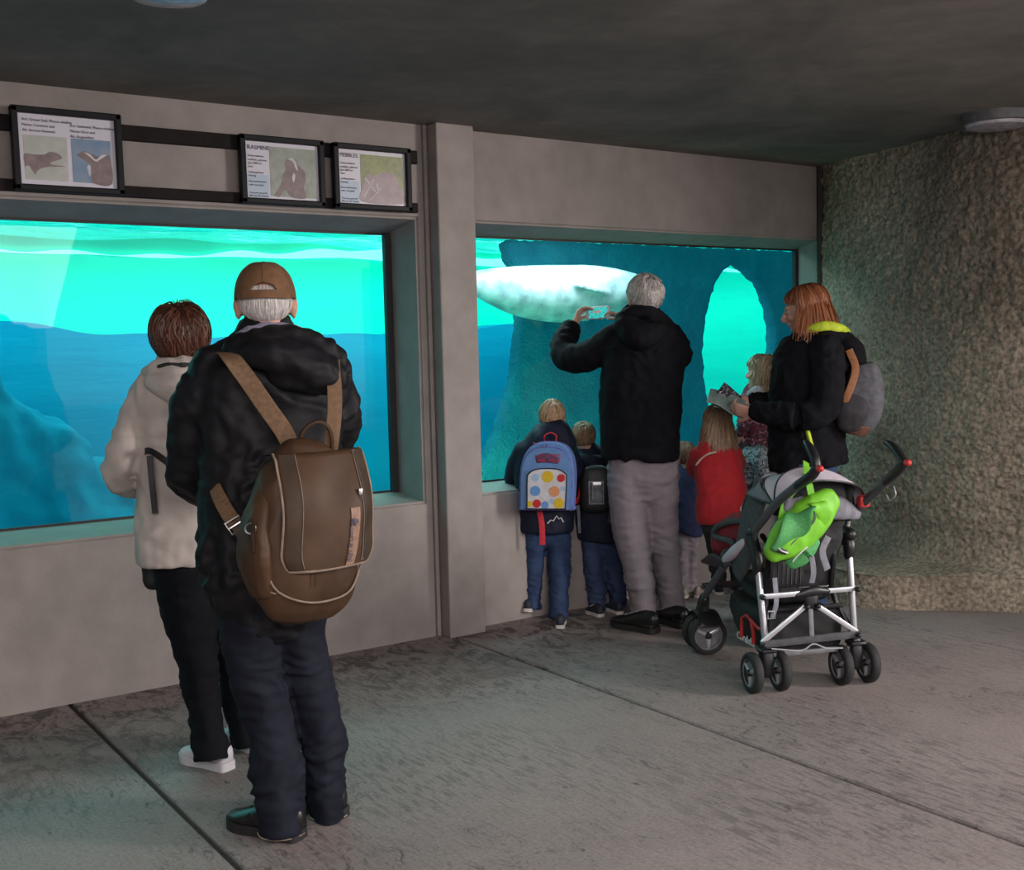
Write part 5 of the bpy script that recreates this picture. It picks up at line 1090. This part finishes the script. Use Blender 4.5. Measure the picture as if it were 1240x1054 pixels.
# side tubes: handle, push bar, front leg
Wd = .405
hl = [LP(976, 536), LP(981, 543), LP(987, 556), LP(989, 567)]
el = [LP(989, 567), LP(984, 575), LP(975, 582), LP(966, 588)]
ml = [LP(966, 588), LP(940, 610), LP(912, 645), LP(880, 682), FLj+SZ*.17]
sh = lambda P, s: [p+SS*s for p in P]
hr_px = [(1073, 536), (1081, 541), (1090, 552), (1095, 560)]
PR = WR+SS*.02
RPl = lambda x, y: onplane(x, y, PR, SS)
hr = [RPl(*q) for q in hr_px]; er = [RPl(1095, 560), RPl(1090, 567), RPl(1082, 575), RPl(1073, 583)]
mr = [RPl(1073, 583), RPl(1050, 605), RPl(1026, 628), ml[2]+SS*.41, ml[3]+SS*.41, FRj+SZ*.17]
for h, e, m2, s in ((hl, el, ml, 1), (hr, er, mr, -1)):
    g = obj('handle', [tube(h, [.012, .0175, .0185, .018], 14, 4)], M_bpl, st_)
    obj('red_button', [tube([h[-1]-SF*.012, h[-1]-SF*.028], .013, 12, 1)], M_redpl, g)
    obj('handle_elbow', [tube(e, [.019, .020, .020, .019], 14, 4)], M_bpl, st_)
    obj('push_bar', [tube(m2, [(.013, .020)]*len(m2), 14, 4, ref=SS)], M_gtube, st_)
obj('red_clip', [box(RPl(1044, 607)-SF*.01, (.05, .04, .05), (SS, SF, SZ), .012)], M_redpl, st_)
obj('wire_hook', [tube([RPl(1077, 590)-SS*-.02, RPl(1079, 600)+SS*.02, RPl(1072, 607)+SS*.02, RPl(1068, 600)+SS*.02], .003, 6, 4)], M_alu, st_)
# rear legs
def rl(x0, y0, x1, y1, q, s):
    top = onplane(x1, y1, q, SS); bot = q+SZ*(r_+.10)
    obj('rear_leg', [tube([bot, top], [(.014, .016)]*2, 14, 1, ref=SS)], M_alu, st_); return top
tL = rl(0, 0, 917, 680, WL, 1); tR = rl(0, 0, 1028, 660, WR, -1); tR2 = tL+SS*Wd
def inter(m2, t): return m2[2]*(1-t)+m2[3]*t
jL = LP(910, 650); jR = onplane(1022, 645, WR, SS)
for a, b, m2 in ((tL, jL, ml), (tR, jR, mr)):
    obj('folding_joint', [tube([a-SZ*.05, a, b, m2[2]], [(.018, .022), (.022, .03), (.022, .03), (.018, .02)], 14, 4, ref=SS, ex=3)], M_bpl, st_)
kb = obj('locking_knob', [tube([jR-SF*.02, jR-SF*.055], [.03, .027], 18, 1)], M_bpl, st_); obj('knob_ring', [tube(arc(jR-SF*.05, SS, SZ, .023, 0, 2*pi, 20)[:-1], .004, 6, 1, closed=True)], M_redpl, kb)
obj('curved_seat_tube', [tube([jR+SS*-.05, WR-SS*.07+SZ*.55+SF*.05, WR-SS*.05+SZ*.38+SF*.10, WR-SS*.0+SZ*.22+SF*.02], .012, 10, 4)], M_bpl, st_)
obj('curved_seat_tube', [tube([jL+SS*.05, WL+SS*.07+SZ*.55+SF*.05, WL+SS*.05+SZ*.38+SF*.10, WL+SZ*.22+SF*.02], .012, 10, 4)], M_bpl, st_)
# rear folding lattice
def bar(nm, a, b, r, m_, rad=(.011, .007)): return obj(nm, [tube([a, b], [rad]*2, 10, 1, ref=SZ, ex=4)], m_, st_)
bo = -.03
cH = RP(982, 717, bo); A1_ = RP(922, 723, bo); A2_ = RP(1036, 713, bo); B1 = RP(923, 781, bo); B2 = RP(1037, 768, bo)
bar('cross_bar', A1_, RP(968, 719, bo), 0, M_alu); bar('cross_bar', RP(998, 716, bo), A2_, 0, M_alu)
obj('hub_plate', [tube([RP(965, 721, bo), RP(985, 716, bo-.005), RP(1002, 716, bo)], [(.012, .012), (.022, .016), (.012, .012)], 14, 4, ref=SZ), tube([RP(967, 712, bo), RP(1002, 710, bo)], .006, 8, 1), tube([RP(983, 722, bo), RP(983, 735, bo)], [(.03, .010)]*2, 12, 1, ref=SS)], M_bpl, st_)
bar('diagonal_bar', RP(975, 734, bo), B1+SZ*.01, 0, M_alu); bar('diagonal_bar', RP(988, 733, bo), B2+SZ*.01, 0, M_alu)
bar('centre_bar', RP(981, 737, bo), RP(983, 776, bo), 0, M_hub)
bar('lower_bar', B1, B2, 0, M_sgrey, (.016, .010)); bar('axle_bar', WL+SZ*(r_+.07), WR+SZ*(r_+.07), 0, M_hub, (.010, .010))
for q in (A1_, A2_, B1, B2, RP(975, 734, bo), RP(988, 733, bo)): obj('bolt', [tube([q-SF*.005, q-SF*.022], .011, 12, 1)], M_bpl, st_)
obj('basket_cord', [tube([RP(935, 786, bo-.02), RP(970, 788, bo-.02), RP(985, 780, bo-.02), RP(1000, 785, bo-.02), RP(1020, 785, bo-.02)], .0035, 6, 4)], M_alu, st_)
# shopping basket
def bs(a, b, c): return W0+SS*a+SF*b+SZ*c
bk_ = solid('basket', [tube([bs(0, .045, .235), bs(0, .20, .225), bs(0, .36, .235), bs(0, .50, .29)], [(.170, .095), (.175, .095), (.17, .085), (.15, .045)], 28, 4, ref=SS, ex=5, cap='flat'), tube([bs(-.16, .03, .335), bs(.16, .03, .335)], .012, 8, 1)], M_bask, st_, voxel=.009, smooth=2, disp=folds(91, .007, 9, 9))
lo_ = bs(-.182, .12, .19)
em = obj('red_emblem', [tube([bs(-.190, .27, .17), bs(-.190, .27, .25), bs(-.190, .22, .275), bs(-.190, .10, .245), bs(-.190, .07, .245)], .0075, 8, 1), tube([bs(-.190, .17, .258), bs(-.190, .15, .21), bs(-.190, .15, .17)], .0075, 8, 1)], M_redpl, bk_)
text('basket_lettering', 'Cordoba', .050, bs(-.188, .33, .150), -SF, SZ*.98-SF*.0, mat('white_print', (.6, .6, .6), .7, bump=0), bk_, shear=.3, th=.002)
# seat
solid('backrest', [tube([bs(0, .16, .36), bs(0, .10, .50), bs(0, .04, .66), bs(0, .0, .80), bs(0, -.01, .88)], [(.14, .035), (.16, .035), (.165, .035), (.16, .03), (.13, .02)], 24, 4, ref=SS, ex=3.5)], M_seat, st_, voxel=.009, smooth=3, disp=folds(92, .008, 9, 9))
seat = solid('seat', [tube([bs(0, .12, .38), bs(0, .26, .37), bs(0, .42, .40)], [(.155, .04), (.16, .04), (.15, .035)], 24, 4, ref=SS, ex=3.5)], M_seat, st_, voxel=.009, smooth=3, disp=folds(93, .006, 9, 9))
obj('net_panel', [box(RP(953, 695, .02), (.15, .11, .012), (SS, SZ, -SF), .004)], M_bpl, st_)
for k in range(7): 
    q = RP(953, 695, .012); obj('net_rib', [tube([q+SS*(-.06+.02*k)+SZ*.045, q+SS*(-.06+.02*k)-SZ*.045], .0022, 5, 1)], M_sgrey, st_)
for s, q in ((-1, 0), (1, 0)):
    obj('side_wing', [tube([bs(s*.19, .06, .86), bs(s*.20, .14, .72), bs(s*.20, .22, .56), bs(s*.19, .32, .44)], [(.07, .012), (.085, .014), (.08, .014), (.05, .012)], 14, 4, ref=SF)], M_sgrey, st_)
    obj('arm_pad', [tube([bs(s*.205, .20, .60), bs(s*.21, .30, .54), bs(s*.205, .40, .49)], [.020, .026, .020], 14, 4)], M_canopy if s < 0 else M_sgrey, st_)
obj('bumper_bar', [tube([bs(-.2, .38, .48), bs(-.16, .50, .50), bs(0, .54, .51), bs(.16, .50, .50), bs(.2, .38, .48)], .02, 12, 4)], M_sgrey, st_)
lr = solid('leg_rest', [tube([LP(905, 637, .08), LP(888, 645, .08), LP(873, 652, .08), LP(868, 660, .08)], [(.075, .035), (.085, .04), (.075, .04), (.05, .03)], 18, 4, ref=SZ)], M_sred, st_, voxel=.007, smooth=3, disp=folds(94, .004, 10, 10))
obj('pad_rim', [tube([LP(905, 632, .03), LP(885, 632, .03), LP(867, 640, .03), LP(866, 650, .03), LP(885, 656, .03), LP(893, 668, .03)], [.014]*6, 10, 4)], M_sgrey, lr)
obj('head_pad', [tube([LP(905, 640, .1), LP(906, 620, .1), LP(912, 600, .1)], [(.04, .02), (.05, .025), (.04, .02)], 14, 4, ref=SF)], M_seat, st_)
obj('foot_strap', [tube([LP(876, 683, -.01), LP(862, 678, .02), LP(850, 680, .05)], [(.022, .008), (.03, .008), (.008, .005)], 10, 4, ref=SZ)], M_bpl, st_)
obj('footrest', [tube([FLj+SZ*.22+SS*.02+SF*.02, FRj+SZ*.22-SS*.02+SF*.02], [(.05, .012)]*2, 12, 3, ref=SF)], M_bpl, st_)
# canopy
pL = LP(938, 612, .0); pR = mr[1]*.35+mr[2]*.65; pC = (pL+pR)/2; hw = np.linalg.norm(pR-pL)/2; cs = nz(pR-pL); cz_ = nz(SZ-np.dot(SZ, cs)*cs); cf_ = nz(np.cross(cz_, cs)); cf_ = cf_ if np.dot(cf_, SF) > 0 else -cf_
def can(phi0, phi1, H0, D0, sag=.012):
    def fn(u, v):
        ph = phi0+(phi1-phi0)*v; a = pi*(1-u); s_ = math.sin(a)**.62
        k = 1-sag*math.sin(pi*v)/.15
        return pC+cs*hw*math.copysign(abs(math.cos(a))**.9, math.cos(a))+s_*k*(cz_*H0*math.cos(ph)+cf_*D0*math.sin(ph))
    return fn
cn = obj('canopy', [sheet(can(-.75, .15, .165, .15), 30, 10, .004, SZ)], M_canopy, st_, auto=75)
obj('canopy_panel', [sheet(can(.15, .75, .165, .24), 30, 10, .004, SZ)], M_canopy, cn, auto=75); obj('canopy_panel', [sheet(can(.75, 1.35, .165, .30), 30, 10, .004, SZ)], M_cgrey, cn, auto=75)
for ph, D_ in ((-.75, .15), (.15, .2), (.75, .24), (1.35, .3)):
    g_ = can(ph, ph+.001, .168, D_, 0); obj('canopy_piping', [tube([g_(u, 0) for u in np.linspace(0, 1, 24)], .005, 8, 1)], M_bpl, cn)
solid('canopy_rear_flap', [tube([pL*.9+pR*.1-SF*.03+SZ*.01, pC+SS*.05-SF*.06+SZ*.01, pR-SF*.03-SZ*.005], [(.03, .015), (.05, .03), (.025, .015)], 16, 5, ref=SZ)], M_cgrey, cn, voxel=.006, smooth=3, disp=folds(95, .006, 10, 10))
obj('grey_strap', [strap([RP(940, 625, -.04), RP(938, 645, -.05), RP(942, 662, -.05)], .04, .006, -SF)], M_cgrey, st_)
obj('belt', [strap([RP(980, 660, -.06), RP(985, 690, -.06), RP(983, 706, -.05)], .025, .005, -SF)], M_cgrey, st_)
obj('belt', [strap([RP(1003, 650, -.04), RP(996, 668, -.05), RP(1002, 690, -.03)], .03, .005, -SF)], M_cgrey, st_)
obj('belt', [strap([RP(938, 700, -.02), RP(940, 730, -.03), RP(935, 748, -.02)], .022, .005, -SF)], M_cgrey, st_)
q = RP(934, 745, -.06); obj('strap_buckle', [tube([q+SS*.015+SZ*.015, q-SS*.015+SZ*.015, q-SS*.015-SZ*.015, q+SS*.015-SZ*.015], .004, 6, 1, closed=True)], M_alu, st_)

# ---------------------------------------------------------------- lime green bag hanging from the handles
M_lg = mat('lime_nylon', (.17, .50, .025), .55, nscale=20, namt=.15, bump=.25, bscale=50); M_lgd = mat('green_mesh', (.07, .30, .09), .75, nscale=200, namt=.35, bump=.5, bscale=400)
M_lgr = mat('bag_grey_trim', (.09, .11, .10), .8, nscale=40)
gb = empty('green_bag', RP(965, 655, -.13), 'bright lime green bag with mesh side pocket slung on the pushchair handles', 'bag')
o1 = -.13
gs = solid('bag_shell', [tube([RP(935, 670, o1), RP(950, 657, o1), RP(972, 637, o1), RP(992, 617, o1), RP(1006, 604, o1)], [(.045, .035), (.075, .055), (.085, .06), (.075, .05), (.05, .03)], 22, 5, ref=SS-SZ*-.9, ex=2.5)], M_lg, gb, voxel=.007, smooth=3, disp=folds(96, .008, 10, 10))
obj('mesh_pocket', [tube([RP(940, 664, o1-.035), RP(953, 648, o1-.055), RP(970, 628, o1-.055), RP(980, 617, o1-.04)], [(.045, .015), (.058, .02), (.055, .02), (.05, .01)], 20, 5, ref=SS+SZ*.8)], M_lgd, gs)
obj('top_flap', [tube([RP(983, 610, o1-.03), RP(992, 612, o1-.06), RP(998, 625, o1-.06), RP(990, 645, o1-.03)], [(.03, .006), (.035, .006), (.03, .006), (.015, .005)], 14, 5, ref=SS)], M_lg, gs)
obj('rim_binding', [tube([RP(984, 612, o1-.045), RP(987, 628, o1-.065), RP(978, 640, o1-.06), RP(962, 655, o1-.055), RP(950, 668, o1-.04)], .004, 7, 4)], M_lgr, gs)
obj('white_piping', [tube([RP(940, 660, o1-.055), RP(946, 667, o1-.062), RP(954, 670, o1-.058)], .003, 6, 4)], mat('white_print', (.6, .6, .6), .7, bump=0), gs)
obj('black_label', [box(RP(945, 667, o1-.05), (.055, .022, .006), (nz(SS-SZ*.35), nz(SZ+SS*.35), -SF), .002)], M_bpl, gs)
obj('white_piping', [tube([RP(960, 680, o1-.03), RP(967, 672, o1-.045), RP(977, 663, o1-.045)], .003, 6, 4)], mat('white_print', (.6, .6, .6), .7, bump=0), gs)
obj('lower_pocket', [tube([RP(958, 682, o1), RP(972, 672, o1-.01), RP(985, 655, o1-.01)], [(.03, .02), (.04, .03), (.03, .02)], 14, 4, ref=SS+SZ)], M_lgd, gs)
obj('carry_strap', [strap([RP(985, 612, -.12), RP(981, 592, -.13), RP(977, 573, -.10), RP(976, 560, -.05)], .030, .005, -SF)], M_lg, gb)
obj('carry_strap', [strap([RP(946, 640, -.09), RP(947, 622, -.10), RP(953, 605, -.09), RP(965, 590, -.06)], .028, .005, -SF)], M_lg, gb)
# ================================================================ signs above the left window
M_frame = mat('sign_black_frame', (.008, .008, .010), .5, bump=.05, spec=.2)
M_rail = mat('dark_rail', (.014, .010, .011), .7, nscale=12, spec=.15)
M_paper = mat('sign_paper', (.62, .60, .68), .35, nscale=3, namt=.03, bump=0, coat=.6)
def rail(za, zb, x1, label):
    tag(obj('mounting_rail', [box((-2.9/2+x1/2, WY-.012, (za+zb)/2), (x1+2.9, .024, zb-za), bev=.003, seg=1)], M_rail, smooth=False), label, 'rail')
rail(2.352, 2.415, 2.858, 'upper long black rail on the wall carrying the framed signs')
rail(2.118, 2.165, 2.853, 'lower long black rail on the wall carrying the framed signs')
def photo_mat(name, a, b_, sc): return mat(name, a, .35, nscale=sc, col2=b_, bump=0, detail=6, coat=.6)
def sign(label, x0, x1, z0, z1):
    t = empty('framed_sign', ((x0+x1)/2, WY-.03, z0), label, 'sign', None)
    Y = WY-.045; w = .026
    parts = [box(((x0+x1)/2, Y, z0+w/2), (x1-x0, .04, w), bev=.005), box(((x0+x1)/2, Y, z1-w/2), (x1-x0, .04, w), bev=.005),
             box((x0+w/2, Y, (z0+z1)/2), (w, .04, z1-z0-.002), bev=.005), box((x1-w/2, Y, (z0+z1)/2), (w, .04, z1-z0-.002), bev=.005)]
    obj('frame', parts, M_frame, t, smooth=False)
    obj('sheet', [box(((x0+x1)/2, Y+.008, (z0+z1)/2), (x1-x0-w, .012, z1-z0-w))], M_paper, t, smooth=False)
    return t, Y+.001
def flat(name, pts, Y, m, t): return obj(name, [prism([(p[0], p[1]) for p in pts], .0006, (0, Y, 0), (1, 0, 0), (0, 0, 1), V3(0, -1, 0))], m, t, smooth=False)
def rect(name, x0, z0, x1, z1, Y, m, t): return flat(name, [(x0, z0), (x1, z0), (x1, z1), (x0, z1)], Y, m, t)
def spline(pts, k=5): return [tuple(p) for p in crom(list(pts)+[pts[0]], k)[:-1]]
TX = (1, 0, 0); TZ = (0, 0, 1)
# sign 1: two photographs
t, Y = sign('wide black framed sign with two seal photographs, leftmost above the window', 1.005, 1.433, 2.118, 2.447)
x0, x1, z0, z1 = 1.031, 1.407, 2.144, 2.421; W_ = x1-x0; H_ = z1-z0
def nx(a): return x0+W_*a
def nz_(a): return z0+H_*a
for i, (a, zt, lines) in enumerate([(.045, .90, ['Art: Graue Seal, Phoca vitulina', 'Name: Common seal', 'Alt: Seriena Neuwied']), (.53, .86, ['Art: Seehund, Phoca vitulina', 'Name: Orca seal', 'Alt: Eingewöhnt'])]):
    for k, s_ in enumerate(lines):
        text('caption', s_, .0155 if k == 0 else .0145, (nx(a), Y-.001, nz_(zt-.075*k)), TX, TZ, M_ink, t)
pm = rect('photograph', nx(.05), nz_(.07), nx(.49), nz_(.70), Y, photo_mat('photo_sand', (.52, .50, .50), (.36, .40, .34), 14), t)
sl = lambda pts, a, b_, w_, h_: [(nx(a+p[0]*w_), nz_(b_+p[1]*h_)) for p in pts]
M_ps = photo_mat('photo_seal_brown', (.16, .11, .11), (.25, .19, .19), 30)
M_pw = photo_mat('photo_white', (.62, .60, .62), (.45, .45, .5), 30)
flat('seal_picture', sl(spline([(0, .28), (.1, .30), (.22, .12), (.3, .22), (.5, .3), (.95, .34), (.62, .37), (.62, .42), (.75, .47), (.86, .52), (.84, .58), (.72, .64), (.58, .65), (.45, .58), (.2, .57), (0, .56)]), .05, .07, .44, .63), Y-.0007, M_ps, pm)
pm = rect('photograph', nx(.535), nz_(.07), nx(.95), nz_(.70), Y, photo_mat('photo_blue_water', (.12, .22, .36), (.24, .30, .40), 16), t)
flat('seal_picture', sl(spline([(.12, .62), (.25, .55), (.45, .42), (.48, .2), (.5, 0), (.98, 0), (.98, .6), (.85, .7), (.7, .62), (.5, .68), (.3, .72)]), .535, .07, .415, .63), Y-.0007, M_ps, pm)
flat('glint', sl(spline([(.3, .7), (.45, .67), (.6, .55), (.75, .66), (.9, .68), (.75, .58), (.6, .5), (.45, .6)]), .535, .07, .415, .63), Y-.0014, M_pw, pm)
flat('glint', sl(spline([(.36, .38), (.44, .42), (.46, .3), (.42, .15), (.38, .28)]), .535, .07, .415, .63), Y-.0014, M_pw, pm)
# signs 2 and 3
M_pale = mat('sign_blue_fade', (.42, .50, .62), .35, nscale=3, namt=.05, bump=0, coat=.6)
for nm, x0f, x1f, lab, kind_ in (('RASMINE', 1.942, 2.345, 'black framed sign headed RASMINE with a dark seal photo, right of centre above the window', 0), ('PEBBLES', 2.392, 2.800, 'black framed sign headed PEBBLES, next to the concrete pillar', 1)):
    t, Y = sign(lab, x0f, x1f, 2.115, 2.415)
    x0, x1, z0, z1 = x0f+.026, x1f-.026, 2.141, 2.389; W_ = x1-x0; H_ = z1-z0
    rect('pale_panel', nx(0), nz_(0), nx(.31), nz_(.42), Y+.0003, M_pale, t)
    text('heading', nm, .026, (nx(.035), Y-.001, nz_(.86)), TX, TZ, M_ink, t)
    for k, (zz, s_) in enumerate([(.73, 'Geburtsdatum:'), (.66, 'weiblich, geboren'), (.60, 'Juni 2005 im'), (.54, 'Zoo'), (.44, 'Lieblingsfutter:'), (.38, 'Hering'), (.28, 'Besonderheiten:'), (.22, 'sehr verspielt'), (.08, 'Tierpate gesucht'), (.03, 'Info an der Kasse')]):
        text('caption', s_, .0125, (nx(.04), Y-.001, nz_(zz)), TX, TZ, M_ink, t)
    a, b_, c, d = .33, .05, .965, .93
    if kind_ == 0: pm = rect('photograph', nx(a), nz_(b_), nx(c), nz_(d), Y, photo_mat('photo_pond', (.22, .26, .20), (.34, .36, .34), 22), t)
    else: pm = rect('photograph', nx(a), nz_(b_), nx(c), nz_(d), Y, photo_mat('photo_leaves', (.30, .32, .12), (.18, .20, .12), 45), t)
    s2 = lambda pts: [(nx(a+(c-a)*p[0]), nz_(b_+(d-b_)*p[1])) for p in pts]
    if kind_ == 0:
        flat('seal_picture', s2(spline([(.06, .02), (.22, .25), (.27, .45), (.34, .55), (.33, .7), (.42, .8), (.55, .78), (.6, .68), (.74, .55), (.77, .4), (.72, .2), (.76, 0), (.45, 0), (.3, .15), (.18, 0)])), Y-.0007, M_ps, pm)
        flat('glint', s2(spline([(.38, .78), (.5, .80), (.57, .7), (.6, .55), (.55, .6), (.5, .72)])), Y-.0014, M_pw, pm)
        flat('glint', s2(spline([(.5, .5), (.54, .45), (.5, .3), (.47, .4)])), Y-.0014, M_pw, pm)
    else:
        flat('seal_picture', s2(spline([(.02, .3), (.15, .6), (.3, .55), (.45, .62), (.62, .66), (.82, .58), (.9, .4), (.98, .25), (.98, 0), (.02, 0)])), Y-.0007, photo_mat('photo_mauve', (.25, .18, .20), (.38, .30, .32), 18), pm)
        for (aa, bb, cc, dd) in [(.05, .1, .3, .5), (.3, .55, .42, .62), (.08, .5, .34, .2), (.2, .05, .45, .3), (.35, .4, .4, .2)]:
            flat('glint', s2([(aa, bb), (aa+.03, bb+.01), (cc+.02, dd), (cc, dd)]), Y-.0014, M_pw, pm)
sc = bpy.context.scene
sc.view_settings.view_transform = 'Standard'
sc.view_settings.exposure = 0
w = bpy.data.worlds.new('world'); sc.world = w; w.use_nodes = True
bg = w.node_tree.nodes['Background']; bg.inputs[0].default_value = (.92, .95, 1, 1); bg.inputs[1].default_value = 1.3
area('daylight_left_rear', (.6, -1.0, 2.5), 5.5, 1.6, 160, (1, .90, .87), (2.6, 3.2, .3))
area('daylight_right', (6.9, -1.5, 2.2), 1.0, 2.0, 330, (1, .92, .86), (4.0, 3.5, .6))
sl_ = bpy.data.lights.new('overcast_sky_glow', 'SUN'); sl_.energy = .9; sl_.angle = math.radians(60); sl_.color = (1, .94, .87)
so_ = bpy.data.objects.new('overcast_sky_glow', sl_); C.objects.link(so_); so_.location = (0, -4, 5)
so_.rotation_euler = Vector((.34, 1, -.24)).to_track_quat('-Z', 'Y').to_euler()
sc.cycles.max_bounces = 7; sc.cycles.diffuse_bounces = 4; sc.cycles.transparent_max_bounces = 12
sc.cycles.caustics_reflective = False; sc.cycles.caustics_refractive = False
sc.cycles.sample_clamp_indirect = 4
